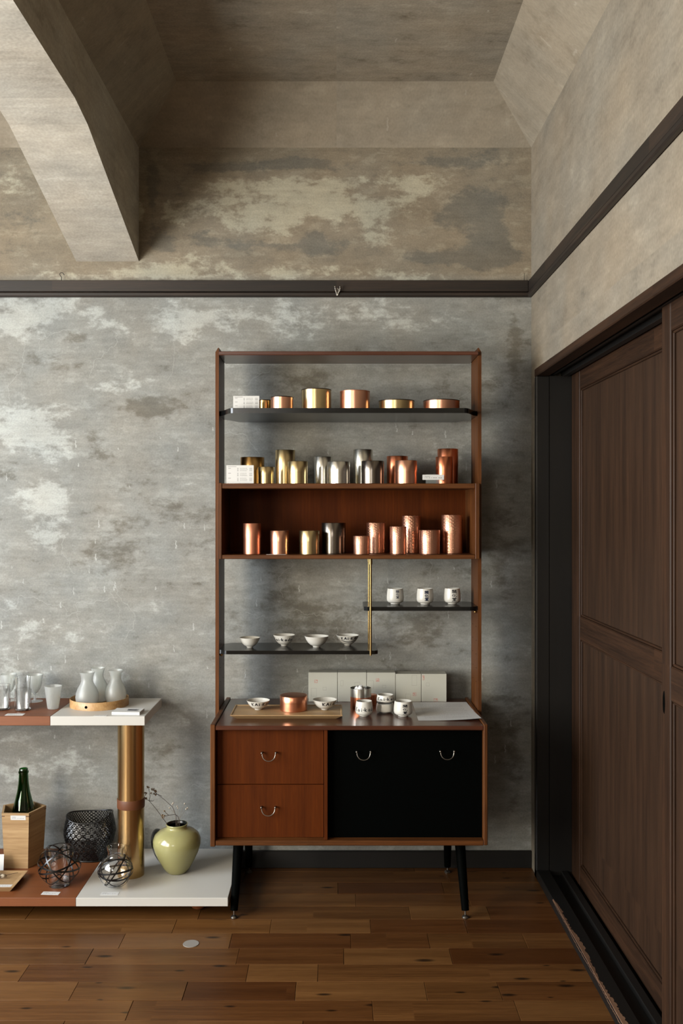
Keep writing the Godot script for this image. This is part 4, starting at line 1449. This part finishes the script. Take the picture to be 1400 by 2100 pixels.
func build_table_things() -> void:
	var y := EYE - 0.7217
	var g: Geo
	# round bentwood tray
	var tx := -0.882
	var tz := -3.447
	var tr := thing("round_tray", "round light bentwood tray holding three frosted carafes", "tray", Vector3(tx, y, tz))
	g = Geo.new()
	g.lathe(P2([0, 0.0002, 0.107, 0.0002, 0.107, 0.0285, 0.1062, 0.0295, 0.1048, 0.0295, 0.104, 0.0285, 0.104, 0.004, 0, 0.004]), 96)
	part(tr, "tray_body", g, M.bentwood)
	g = Geo.new()
	g.xf = Transform3D(Basis(Vector3.RIGHT, PI / 2), Vector3(-0.0215, 0.0135, 0.105))
	g.lathe(P2([0, 0, 0.0052, 0, 0.0048, 0.0022, 0, 0.003]), 20)
	part(tr, "stud", g, M.black_flat, "round black stud")
	# carafes
	var prof := func(r: float, h: float) -> Array:
		return [r * 0.62, 0.0, r * 0.8, h * 0.03, r * 0.96, h * 0.16, r, h * 0.27, r * 0.95, h * 0.40, r * 0.8, h * 0.53, r * 0.58, h * 0.66, r * 0.5, h * 0.74, r * 0.5, h * 0.82, r * 0.57, h * 0.92, r * 0.67, h]
	var cf := [[178.5, 3.405, 0.042, 0.126, "frosted glass carafe at the front left of the round tray"], [201.0, 3.497, 0.040, 0.126, "frosted glass carafe at the back of the round tray, behind two others"], [237.0, 3.455, 0.0395, 0.125, "frosted glass carafe at the right of the round tray"]]
	for q in cf:
		var o := thing("carafe", q[4], "carafe", Vector3((q[0] - 690) * q[1] / F, y + 0.0042, -q[1]), 0, "frosted carafes in the round tray")
		part(o, "vessel", shell(prof.call(q[2], q[3]), 0.0022), M.frost)
	single("postcard", boxgeo(Vector3(-0.026, 0, -0.0004), Vector3(0.026, 0.02, 0.0004), 0.0), M.leather, "dark folded card between the frosted carafes", "card", Vector3((212 - 690) * 3.37 / F, y + 0.0045, -3.362), 0.3)
	# tumblers
	var tum := func(rt: float, rb: float, h: float) -> Array:
		return [rb * 0.9, 0.0, rb, 0.003, lerpf(rb, rt, 0.5), h * 0.5, rt, h]
	var o1 := thing("tumbler", "frosted tapered tumbler beside the round tray", "glass", Vector3((109.0 - 690) * 3.385 / F, y, -3.385))
	part(o1, "vessel", shell(tum.call(0.031, 0.0205, 0.083), 0.002), M.frost)
	var st := [[47.0, 3.365, 0.029, 0.075, "clear straight tumbler that holds a taller one, the lower of the stacked pair"], [3.0, 3.375, 0.031, 0.089, "clear tumbler with ring lines cut by the left picture edge"]]
	for q in st:
		var o := thing("tumbler", q[4], "glass", Vector3((q[0] - 690) * q[1] / F, y, -q[1]), 0, "clear tumblers on the brown board")
		part(o, "vessel", shell(tum.call(q[2], q[2], q[3]), 0.0016), M.clear)
	var o2 := thing("tumbler", "taller clear tumbler nested in the lower one of the stacked pair", "glass", Vector3((47.0 - 690) * 3.365 / F, y + 0.0035, -3.365), 0, "clear tumblers on the brown board")
	part(o2, "vessel", shell(tum.call(0.0268, 0.0225, 0.117), 0.0013), M.clear)
	var o3 := thing("tumbler", "smaller clear tumbler nested in the one at the left picture edge", "glass", Vector3((3.0 - 690) * 3.375 / F, y + 0.0035, -3.375), 0, "clear tumblers on the brown board")
	part(o3, "vessel", shell(tum.call(0.0285, 0.025, 0.075), 0.0013), M.clear)
	# goblets
	for q in [[71.5, 3.515, "frosted goblet with a short stem behind the clear stacked tumblers"], [18.0, 3.53, "frosted goblet at the left picture edge"]]:
		var o := thing("goblet", q[2], "glass", Vector3((q[0] - 690) * q[1] / F, y, -q[1]), 0, "frosted goblets on the brown board")
		part(o, "bowl", (func() -> Geo:
			return shell([0.004, 0.0268, 0.008, 0.032, 0.016, 0.042, 0.023, 0.058, 0.0275, 0.08, 0.029, 0.101], 0.0016)).call(), M.frost)
		g = Geo.new()
		g.lathe(P2([0, 0.0002, 0.029, 0.0002, 0.0293, 0.0015, 0.02, 0.0028, 0.007, 0.005, 0.0045, 0.01, 0.004, 0.018, 0.006, 0.0262, 0, 0.0262]), 48)
		part(o, "stem", g, M.frost)
	label_card("small white label card in front of the clear tumblers", Vector2(31, 0), 0.064, 0.03, y, 3.285, 1, 71)
	label_card("small white label card in front of the round tray", Vector2(206, 0), 0.045, 0.02, y, 3.268, 1, 72)
	# stack of postcards
	for k in 8:
		rng.seed = 40 + k
		var o := thing("postcard", "white postcard in the small stack beside the round tray" if k < 7 else "top postcard with a grey picture on the small stack beside the round tray", "card", Vector3(-0.745 + rng.randf_range(-0.0006, 0.0006), y + 0.0013 * k, -3.312 + rng.randf_range(-0.0006, 0.0006)), -0.05, "stacked white postcards")
		part(o, "card_stock", boxgeo(Vector3(-0.05, 0, -0.033), Vector3(0.05, 0.0012, 0.033), 0.0), M.paper)
		if k == 7:
			g = Geo.new()
			g.quad(Vector3(-0.05, 0.0013, 0.033), Vector3(0.05, 0.0013, 0.033), Vector3(0.05, 0.0013, -0.033), Vector3(-0.05, 0.0013, -0.033), Vector3.UP)
			part(o, "printed_face", g, card_material(240, 160, 73, 3))

	# ---- the lower board
	y = EYE - 1.302
	# pentagonal wooden cooler
	var pc := Vector2(-1.165, -3.435)
	var px := thing("bottle_box", "five-sided light wood bottle box with dark corner keys, holding a green bottle", "box", Vector3(pc.x, y, pc.y))
	var ang := func(k: int) -> float: return PI / 2 + PI + TAU * (k + 0.5) / 5.0
	var R := 0.0851
	var hh := 0.2033
	var ring := func(rr: float, yy: float, k: int) -> Vector3:
		var a := -PI / 2 + TAU * k / 5.0 # apex away from the lens
		return Vector3(cos(a + 0.03) * rr, yy, sin(a + 0.03) * rr)
	for k in 5:
		g = Geo.new()
		var rb := R * 0.865
		var A: Vector3 = ring.call(rb, 0.0, k)
		var B: Vector3 = ring.call(rb, 0.0, k + 1)
		var C: Vector3 = ring.call(R, hh, k + 1)
		var D: Vector3 = ring.call(R, hh, k)
		var a2: Vector3 = ring.call(rb - 0.009, 0.004, k)
		var b2: Vector3 = ring.call(rb - 0.009, 0.004, k + 1)
		var c2: Vector3 = ring.call(R - 0.009, hh, k + 1)
		var d2: Vector3 = ring.call(R - 0.009, hh, k)
		var out := (A + B + C + D) * Vector3(1, 0, 1)
		var L := 0.1
		g.quad(A, B, C, D, out, Vector2(0, 0), Vector2(0, L), Vector2(hh, L), Vector2(hh, 0))
		g.quad(a2, b2, c2, d2, -out, Vector2(0, 0), Vector2(0, L), Vector2(hh, L), Vector2(hh, 0))
		g.quad(D, C, c2, d2, Vector3.UP, Vector2(0, 0), Vector2(0, L), Vector2(0.009, L), Vector2(0.009, 0))
		part(px, "side_board", g, M.bamboo)
		# dark key let into the corner
		g = Geo.new()
		var cn: Vector3 = ring.call(R * 0.992 + 0.0006, hh - 0.011, k)
		var pv: Vector3 = ring.call(R * 0.992 + 0.0006, hh - 0.011, k - 1)
		var nx: Vector3 = ring.call(R * 0.992 + 0.0006, hh - 0.011, k + 1)
		var k0 := cn.lerp(pv, 0.11)
		var k1 := cn.lerp(nx, 0.11)
		var hv := Vector3(0, 0.0013, 0)
		var outc := cn * Vector3(1, 0, 1)
		g.quad(k0 - hv, cn - hv, cn + hv, k0 + hv, outc)
		g.quad(cn - hv, k1 - hv, k1 + hv, cn + hv, outc)
		g.quad(k0 + hv, cn + hv, cn * Vector3(0.96, 1, 0.96) + hv, k0 * Vector3(0.96, 1, 0.96) + hv, Vector3.UP)
		part(px, "corner_key", g, M.teak_dark, "dark wood key across the corner")
	g = Geo.new()
	var fan := []
	for k in 5:
		fan.append(ring.call(R * 0.865 - 0.004, 0.003, k))
	for k in 5:
		g.tri(Vector3(0, 0.003, 0), fan[k], fan[(k + 1) % 5], Vector3.UP)
		g.tri(Vector3(0, 0.001, 0), fan[k] - Vector3(0, 0.002, 0), fan[(k + 1) % 5] - Vector3(0, 0.002, 0), Vector3.DOWN)
	part(px, "box_floor", g, M.bamboo)
	# sticker on the front board (front board lies between corners 2 and 3)
	g = Geo.new()
	var f2: Vector3 = ring.call(R + 0.0006, hh, 2)
	var f3: Vector3 = ring.call(R + 0.0006, hh, 3)
	var fl: Vector3 = f3 if f3.x < f2.x else f2
	var fr: Vector3 = f2 if f3.x < f2.x else f3
	var s0 := fl.lerp(fr, 0.33)
	var s1 := fl.lerp(fr, 0.88)
	var sl := Vector3(0, 0, -0.0011)
	g.quad(s0 + Vector3(0, -0.026, 0.0004) + sl * 2, s1 + Vector3(0, -0.026, 0.0004) + sl * 2, s1 + Vector3(0, -0.0075, 0.0004), s0 + Vector3(0, -0.0075, 0.0004), Vector3.BACK)
	part(px, "sticker", g, card_material(200, 70, 74, 1), "small white paper label")
	# bottle
	var bt := thing("bottle", "green glass sparkling wine bottle standing in the five-sided box", "bottle", Vector3(-1.1605, y + 0.004, -3.436))
	part(bt, "glass_body", shell([0.036, 0.0, 0.042, 0.004, 0.044, 0.02, 0.0443, 0.15, 0.0425, 0.175, 0.038, 0.20, 0.030, 0.23, 0.0225, 0.262, 0.0185, 0.29, 0.0165, 0.322, 0.0165, 0.326, 0.0185, 0.3275, 0.0185, 0.333, 0.0160, 0.335, 0.0158, 0.342, 0.0145, 0.344], 0.003), M.green_glass)
	g = Geo.new()
	g.lathe(P2([0, 0.006, 0.038, 0.006, 0.0405, 0.02, 0.0405, 0.15, 0.0385, 0.176, 0.036, 0.19, 0, 0.19]), 48)
	part(bt, "contents", g, mat(Color(0.02, 0.05, 0.04), 0.2))
	# woven black basket
	build_basket(Vector3((184.0 - 690) * 3.468 / F, y, -3.468))
	# glass cylinder and flask in black hoops
	var v1 := Vector3((122.0 - 690) * 3.225 / F, y, -3.225)
	var o4 := thing("glass_vase", "clear glass cylinder vase inside black wire-like hoops on the brown board", "vase", v1)
	part(o4, "vessel", shell([0.032, 0.0, 0.036, 0.002, 0.0365, 0.006, 0.0365, 0.08, 0.0365, 0.131], 0.0022), M.clear)
	hoops("hoop_cage", "ball of black hoops round the glass cylinder vase", v1 + Vector3(0, 0.0738, 0), 0.0738, 0.0031, 3)
	var v2 := Vector3((236.5 - 690) * 3.205 / F, y, -3.205)
	var o5 := thing("glass_vase", "round clear glass flask with a flared neck inside black hoops on the white board", "vase", v2)
	var fp := [0.012, 0.0078]
	for k in 13:
		var q := lerpf(-0.88, 0.86, k / 12.0)
		fp.append_array([0.0552 * sqrt(1.0 - q * q), 0.0605 + 0.0552 * q])
	fp.append_array([0.0258, 0.1115, 0.0250, 0.118, 0.0262, 0.126, 0.0292, 0.137, 0.0305, 0.143])
	part(o5, "vessel", shell(fp, 0.002), M.clear)
	hoops("hoop_cage", "ball of black hoops round the round glass flask", v2 + Vector3(0, 0.0605, 0), 0.0603, 0.0031, 8)
	label_card("small white label card in front of the hooped glass cylinder", Vector2(104, 0), 0.06, 0.025, y, 3.155, 1, 75, -0.06)
	label_card("small white label card in front of the hooped glass flask", Vector2(225, 0), 0.06, 0.025, y, 3.152, 1, 76)
	build_vase(y)
	# slanted wooden tray cut by the frame, with a dried bundle
	var wt := thing("wooden_tray", "slant-sided wooden tray with a dried bundle, cut by the left picture edge", "tray", Vector3(-1.27, y, -3.235))
	g = Geo.new()
	var X := 0.168
	var Z := 0.076
	var b := [Vector3(-X + 0.016, 0, -Z + 0.012), Vector3(X - 0.016, 0, -Z + 0.012), Vector3(X - 0.016, 0, Z - 0.012), Vector3(-X + 0.016, 0, Z - 0.012)]
	var t := [Vector3(-X, 0.0178, -Z), Vector3(X, 0.0178, -Z), Vector3(X, 0.0178, Z), Vector3(-X, 0.0178, Z)]
	var ti := [Vector3(-X + 0.003, 0.0178, -Z + 0.003), Vector3(X - 0.003, 0.0178, -Z + 0.003), Vector3(X - 0.003, 0.0178, Z - 0.003), Vector3(-X + 0.003, 0.0178, Z - 0.003)]
	var bi := [Vector3(-X + 0.017, 0.014, -Z + 0.012), Vector3(X - 0.017, 0.014, -Z + 0.012), Vector3(X - 0.017, 0.014, Z - 0.012), Vector3(-X + 0.017, 0.014, Z - 0.012)]
	var uvf := func(p: Vector3) -> Vector2: return Vector2(p.z + p.y, p.x)
	for pair in [[b, t, 0], [t, ti, 1], [ti, bi, 1]]:
		for k in 4:
			var A: Vector3 = pair[0][k]
			var B: Vector3 = pair[0][(k + 1) % 4]
			var C: Vector3 = pair[1][(k + 1) % 4]
			var D: Vector3 = pair[1][k]
			g.quad(A, B, C, D, Vector3.UP if pair[2] else (A + B) * Vector3(1, 0, 1), uvf.call(A), uvf.call(B), uvf.call(C), uvf.call(D))
	g.quad(bi[0], bi[1], bi[2], bi[3], Vector3.UP, uvf.call(bi[0]), uvf.call(bi[1]), uvf.call(bi[2]), uvf.call(bi[3]))
	g.quad(b[0], b[1], b[2], b[3], Vector3.DOWN)
	part(wt, "tray_board", g, M.bamboo)
	build_bundle(Vector3(-1.205, y + 0.0145, -3.245))
	label_card("small white label card lying on the slant-sided wooden tray", Vector2(4.0, 0), 0.068, 0.02, y + 0.0142, 3.183, 1, 77)
	var sc := thing("display_card", "white card standing behind the slant-sided tray at the left picture edge", "card", Vector3((-16.0 - 690) * 3.33 / F, y, -3.33))
	g = boxgeo(Vector3(-0.04, 0, -0.0006), Vector3(0.04, 0.066, 0.0006), 0.0)
	g.xf = Transform3D()
	var sp := part(sc, "card_stock", g, M.paper)
	sp.rotation.x = -0.12


func hoops(called: String, label: String, c: Vector3, r: float, w: float, seed_: int) -> void:
	var o := thing(called, label, "ornament", c, 0, "black hoop cages")
	# axes leaned at most 57 degrees, so that no hoop crosses the vessel's neck or foot
	var axes := [[0.16, 0.6], [0.28, 3.6], [0.94, 0.35], [0.95, 1.65], [0.93, 2.8], [0.95, 4.1], [0.94, 5.3]]
	for k in (7 if seed_ == 3 else 6):
		var g := Geo.new()
		var tilt: float = axes[k][0]
		var turn: float = axes[k][1] + seed_ * 0.4
		var a := Vector3(sin(tilt) * sin(turn), cos(tilt), sin(tilt) * cos(turn))
		var s := a.cross(Vector3(0.3, 0.02, 0.93)).normalized()
		g.xf = Transform3D(Basis(s, a, s.cross(a)), Vector3.ZERO)
		g.band(r - 0.0003 * k, w * (1.0 if k < 2 else 0.75), 0.0009, 56)
		part(o, "hoop", g, M.lacquer)


func build_basket(c: Vector3) -> void:
	var o := thing("woven_basket", "black open-weave bamboo basket with a dipping rim beside the brass column", "basket", c)
	var H := 0.17
	# radius and squash with height; the mouth dips in front and behind and draws together
	var pt := func(a: float, t: float) -> Vector3:
		var r := lerpf(0.060, 0.098, sin(minf(t * 1.25, 1.0) * PI / 2)) - 0.014 * maxf(0, t - 0.62) / 0.38
		var sx := sin(a)
		var cz := cos(a)
		var e := pow(absf(sx), 0.8) * signf(sx)
		var f := pow(absf(cz), 0.8) * signf(cz)
		var top := H - 0.022 * (cz * cz) * (1.0 if cz > 0 else 0.35) + 0.004 * sx
		return Vector3(e * r, top * t, f * r * lerpf(0.62, 0.66, t))
	var g := Geo.new()
	var turns := 52
	var strip := func(k: int, dir: int, off: float) -> void:
		var prev: Array = []
		for s in 25:
			var t := s / 24.0
			var a := TAU * k / turns + dir * t * 1.55
			var wv := off * (1.0 if int(s + k) % 2 == 0 else -1.0)
			var p: Vector3 = pt.call(a, t)
			var nn := Vector3(sin(a), 0, cos(a))
			var half := lerpf(0.0031, 0.0018, t)
			var pa: Vector3 = pt.call(a - half / 0.085, t) + nn * wv
			var pb: Vector3 = pt.call(a + half / 0.085, t) + nn * wv
			if prev.size():
				g.quad(prev[0], prev[1], pb, pa, nn)
				g.quad(prev[0] - nn * 0.0007, prev[1] - nn * 0.0007, pb - nn * 0.0007, pa - nn * 0.0007, -nn)
			prev = [pa, pb]
	for k in turns:
		strip.call(k, 1, 0.0008)
		strip.call(k, -1, -0.0008)
	var w := part(o, "weave", g, M.lacquer)
	w.set_meta("kind", "stuff")
	g = Geo.new()
	var pts := []
	for k in 64:
		pts.append(pt.call(TAU * k / 64, 1.0) + Vector3(0, 0.001, 0))
	g.tube(pts, 0.0028, 0.0028, 8, true)
	part(o, "rim", g, M.lacquer)
	g = Geo.new()
	pts = []
	for k in 48:
		pts.append(pt.call(TAU * k / 48, 0.024))
	g.tube(pts, 0.003, 0.003, 8, true)
	g.lathe(P2([0, 0.0005, 0.05, 0.0005, 0.05, 0.003, 0, 0.003]), 32, 1.0, 0.62)
	part(o, "base", g, M.lacquer)
	g = Geo.new()
	for k in 3:
		g.ball(pt.call(1.15 + 0.06 * k, 1.0) + Vector3(0, 0.004, 0), Vector3(0.006, 0.005, 0.005), 10, 6)
	part(o, "rim_knot", g, M.lacquer)


func build_vase(y: float) -> void:
	var depth := 3.345
	var c := Vector3((362.5 - 690) * depth / F, y, -depth)
	var o := thing("vase", "round yellow-green glazed vase with dried twigs on the white board", "vase", c)
	var g := Geo.new()
	g.lathe(P2([0, 0.0003, 0.033, 0.0003, 0.037, 0.003, 0.05, 0.02, 0.064, 0.045, 0.078, 0.075, 0.0855, 0.1, 0.0855, 0.118, 0.078, 0.136, 0.062, 0.149, 0.045, 0.156, 0.0385, 0.1595, 0.0365, 0.163, 0.0365, 0.167, 0.039, 0.172, 0.0385, 0.1738, 0.0365, 0.174]), 80)
	part(o, "body", g, M.celadon)
	g = Geo.new()
	g.lathe(P2([0.0365, 0.174, 0.0345, 0.172, 0.033, 0.165, 0.04, 0.153, 0.06, 0.14, 0.07, 0.11, 0.05, 0.05, 0, 0.02]), 64)
	part(o, "inside", g, M.vase_inside, "dark glazed inside")
	g = Geo.new()
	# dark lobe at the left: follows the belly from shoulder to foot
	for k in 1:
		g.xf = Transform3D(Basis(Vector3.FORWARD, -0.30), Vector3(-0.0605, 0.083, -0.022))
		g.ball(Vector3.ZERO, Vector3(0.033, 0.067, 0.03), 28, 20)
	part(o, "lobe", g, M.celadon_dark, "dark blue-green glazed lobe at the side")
	# twigs
	var tw := thing("dried_twigs", "dried flowering twigs standing in the yellow-green vase", "twigs", c + Vector3(0, 0.03, 0))
	var toP := func(qx: float, qy: float, dz: float) -> Vector3:
		return at(290 + qx / 7.0, 1600 + qy / 7.0, depth + dz) - tw.position
	var lines := [
		[[470, 900, 0], [490, 700, 0], [500, 520, 0.0], [450, 390, 0.01], [330, 280, 0.015], [215, 195, 0.02]], [[440, 850, 0], [390, 660, 0], [290, 520, -0.01], [200, 400, 0.0], [110, 295, 0.0], [52, 262, 0.0]],
		[[110, 295, 0.0], [125, 230, 0.0], [100, 105, 0.0]], [[520, 900, 0], [552, 600, 0.005], [520, 515, 0.0], [480, 490, 0.0], [390, 505, -0.01], [320, 520, -0.015]], [[390, 505, -0.01], [350, 470, -0.005], [330, 445, 0]],
		[[110, 295, 0.0], [160, 300, 0.0], [180, 285, 0.0]], [[215, 195, 0.02], [180, 150, 0.02], [165, 125, 0.02]], [[290, 230, 0.017], [240, 205, 0.01], [150, 195, 0.0]],
	]
	g = Geo.new()
	for l in lines:
		var pts := []
		for q in l:
			pts.append(toP.call(q[0], q[1], q[2]))
		g.tube(pts, 0.0011, 0.0007, 6)
	part(tw, "twig", g, M.twig)
	g = Geo.new()
	for l in [[[505, 900, 0], [510, 640, 0.0], [470, 470, 0.01], [440, 350, 0.01]], [[505, 900, 0], [520, 560, 0.01], [515, 390, 0.02]], [[515, 900, 0], [540, 560, 0.02], [590, 400, 0.03], [620, 345, 0.03]], [[540, 560, 0.02], [630, 430, 0.025], [655, 410, 0.03]], [[470, 470, 0.01], [420, 420, 0.01], [402, 400, 0.01]]]:
		var pts := []
		for q in l:
			pts.append(toP.call(q[0], q[1], q[2]))
		g.tube(pts, 0.0004, 0.0003, 5)
	part(tw, "fine_stem", g, M.dried)
	rng.seed = 8
	g = Geo.new()
	for q in [[440, 345, 0.01], [402, 398, 0.01], [512, 375, 0.02], [520, 400, 0.02], [618, 338, 0.03], [640, 415, 0.025], [660, 400, 0.03], [455, 328, 0.01]]:
		g.ball(toP.call(q[0], q[1], q[2]), Vector3(0.0028, 0.0036, 0.0028) * rng.randf_range(0.8, 1.15), 8, 6)
	part(tw, "white_bud", g, M.bud)
	g = Geo.new()
	for q in [[165, 130, 0.02, 6], [205, 160, 0.02, 6], [140, 190, 0.0, 3], [190, 205, 0.015, 4], [98, 105, -0.01, 4], [66, 182, 0.0, 4], [66, 262, 0.0, 5], [66, 215, 0.0, 2], [290, 505, -0.01, 5], [325, 510, -0.015, 3], [332, 445, 0.0, 2], [305, 540, -0.01, 3]]:
		for k in int(q[3]):
			g.ball(toP.call(q[0] + rng.randf_range(-16, 16), q[1] + rng.randf_range(-14, 14), q[2] + rng.randf_range(-0.006, 0.006)), Vector3(0.0026, 0.0024, 0.0026) * rng.randf_range(0.7, 1.3), 7, 5)
	part(tw, "dried_blossom", g, M.dried).set_meta("kind", "stuff")


func build_bundle(c: Vector3) -> void:
	var o := thing("dried_bundle", "tied bundle of pale dried husks with a thin twig on the wooden tray", "dried plant", c)
	rng.seed = 21
	var g := Geo.new()
	for k in 16:
		var a := rng.randf_range(-0.5, 0.75)
		var l := rng.randf_range(0.05, 0.085)
		var w := rng.randf_range(0.006, 0.012)
		var rise := rng.randf_range(0.25, 0.75)
		var prev: Array = []
		for s in 7:
			var t := s / 6.0
			var p := Vector3(-cos(a) * l * t * 0.9, 0.006 + rise * l * t * (1.0 - 0.35 * t), -sin(a) * l * t) + Vector3(0.018, 0, 0)
			var ww := w * sin(PI * (0.12 + 0.8 * t))
			var side := Vector3(-sin(a) * 0.4, 0.75, cos(a)).normalized() * ww
			if prev.size():
				g.quad(prev[0], prev[1], p + side, p - side, Vector3(0, 0.6, 1))
				g.quad(prev[0] - Vector3(0, 0, 0.0006), prev[1] - Vector3(0, 0, 0.0006), p + side - Vector3(0, 0, 0.0006), p - side - Vector3(0, 0, 0.0006), Vector3(0, -0.6, -1))
			prev = [p - side, p + side]
	for k in 6:
		g.ball(Vector3(rng.randf_range(-0.004, 0.04), 0.007 + rng.randf() * 0.008, rng.randf_range(-0.012, 0.012)), Vector3(0.012, 0.006, 0.006), 8, 6)
	part(o, "husk", g, M.husk)
	g = Geo.new()
	g.xf = Transform3D(Basis(Vector3.FORWARD, PI / 2), Vector3(0.012, 0.009, 0))
	g.band(0.0095, 0.003, 0.0015, 20)
	part(o, "tie", g, M.leather)
	g = Geo.new()
	g.tube([Vector3(-0.06, 0.004, 0.034), Vector3(-0.01, 0.008, 0.026), Vector3(0.03, 0.012, 0.012), Vector3(0.085, 0.016, -0.014)], 0.0014, 0.0007, 6)
	part(o, "twig", g, M.twig)


# ---------------------------------------------------------------- small things
func build_small_things() -> void:
	# price cards
	var big := thing("price_card", "large white price list card standing in front of the dark brass canister", "card", at(492, 990, 3.30) * Vector3(1, 0, 1) + Vector3(0, EYE + 0.0979, 0), 0, "price cards on the shelves")
	var w := 56.0 * 3.30 / F
	var h := 37.5 * 3.30 / F
	var g := boxgeo(Vector3(-w / 2, 0, -0.0004), Vector3(w / 2, h, 0.0004), 0.0)
	part(big, "card_stock", g, M.paper)
	g = Geo.new()
	g.quad(Vector3(-w / 2, 0, 0.0005), Vector3(w / 2, 0, 0.0005), Vector3(w / 2, h, 0.0005), Vector3(-w / 2, h, 0.0005), Vector3.BACK)
	part(big, "printed_face", g, card_material(280, 190, 81, 0))
	part(big, "acrylic_stand", boxgeo(Vector3(-w / 2 - 0.001, 0, -0.03), Vector3(w / 2 + 0.001, 0.0012, 0.002), 0.0), M.acrylic)
	var c2 := thing("price_card", "white price list card at the left end of the top shelf", "card", Vector3((504.7 - 690) * 3.30 / F, EYE + 0.3602, -3.30), 0, "price cards on the shelves")
	w = 53.5 * 3.30 / F
	h = EYE + (1048.0 - 812.0) * 3.30 / F - (EYE + 0.3602)
	part(c2, "card_stock", boxgeo(Vector3(-w / 2, 0, -0.0004), Vector3(w / 2, h, 0.0004), 0.0), M.paper)
	g = Geo.new()
	g.quad(Vector3(-w / 2, 0, 0.0005), Vector3(w / 2, 0, 0.0005), Vector3(w / 2, h, 0.0005), Vector3(-w / 2, h, 0.0005), Vector3.BACK)
	part(c2, "printed_face", g, card_material(280, 160, 82, 0))
	part(c2, "acrylic_stand", boxgeo(Vector3(-w / 2, 0, -0.024), Vector3(w / 2, 0.0012, 0.002), 0.0), M.acrylic)
	var c3 := thing("price_card", "small horizontal label on a clear stand before the copper canisters", "card", Vector3((888.0 - 690) * 3.315 / F, EYE + 0.0979, -3.315), 0, "price cards on the shelves")
	w = 44.0 * 3.315 / F
	var y0 := 0.0135
	part(c3, "card_stock", boxgeo(Vector3(-w / 2, y0, -0.0004), Vector3(w / 2, y0 + 0.0185, 0.0004), 0.0), M.paper)
	g = Geo.new()
	g.quad(Vector3(-w / 2, y0, 0.0005), Vector3(w / 2, y0, 0.0005), Vector3(w / 2, y0 + 0.0185, 0.0005), Vector3(-w / 2, y0 + 0.0185, 0.0005), Vector3.BACK)
	part(c3, "printed_face", g, card_material(220, 60, 83, 1))
	part(c3, "acrylic_stand", boxgeo(Vector3(-w / 2 + 0.012, 0, -0.003), Vector3(w / 2 - 0.004, y0 + 0.02, -0.001), 0.0), M.acrylic)
	label_card("thin white slip of paper under the short plain copper canister", Vector2(566, 0), 0.07, 0.03, EYE - 0.1555, 3.315, 1, 84, 0.05)
	# hook, ornament and nail on the picture rail
	var hook := Geo.new()
	var pts := []
	for q in [[605, 690], [607, 600], [610, 560], [585, 510], [545, 465], [523, 410], [545, 355], [610, 332], [670, 345], [715, 395], [742, 450]]:
		pts.append(at(100 + q[0] / 23.33, 545 + q[1] / 23.33, 3.585) - at(126, 574, 3.585))
	hook.tube(pts, 0.0013, 0.0011, 8)
	single("wire_hook", hook, M.iron, "small dark wire hook standing on the picture rail at the left", "hook", at(126, 574, 3.585))
	var orn := thing("coat_hook", "small pewter double hook on the picture rail above the shelf unit", "hook", at(692, 597, 3.578))
	g = Geo.new()
	var sc := 3.578 / F / 20.0
	var pp := func(a: float, b: float, z: float) -> Vector3: return Vector3((a - 640) * sc, (740 - b) * sc, z)
	g.tube([pp.call(620, 920, 0.001), pp.call(600, 830, 0.004), pp.call(560, 740, 0.006), pp.call(535, 600, 0.010)], 0.0026, 0.0022, 8)
	g.tube([pp.call(640, 920, 0.001), pp.call(670, 830, 0.004), pp.call(730, 740, 0.006), pp.call(748, 600, 0.010)], 0.0026, 0.0022, 8)
	g.tube([pp.call(630, 850, 0.002), pp.call(600, 700, 0.004), pp.call(635, 620, 0.004), pp.call(690, 700, 0.004), pp.call(640, 850, 0.002)], 0.0018, 0.0018, 8)
	part(orn, "hook_arm", g, M.steel)
	g = Geo.new()
	g.ball(pp.call(538, 585, 0.011), Vector3(0.0036, 0.0044, 0.0036), 14, 8)
	g.ball(pp.call(745, 585, 0.011), Vector3(0.0036, 0.0044, 0.0036), 14, 8)
	part(orn, "ball_tip", g, M.steel)
	g = Geo.new()
	g.box(pp.call(580, 925, -0.004), pp.call(680, 800, 0.002), 0.001)
	part(orn, "back_plate", g, M.steel)
	var nail := Geo.new()
	nail.tube([Vector3(0, -0.002, 0), Vector3(0.0005, 0.024, 0.001)], 0.001, 0.0008, 8)
	nail.ball(Vector3(0.0005, 0.025, 0.001), Vector3(0.0018, 0.0008, 0.0018), 10, 6)
	single("nail", nail, M.iron, "thin nail standing on the picture rail near the right corner", "nail", at(1074.5, 574.5, 3.588))
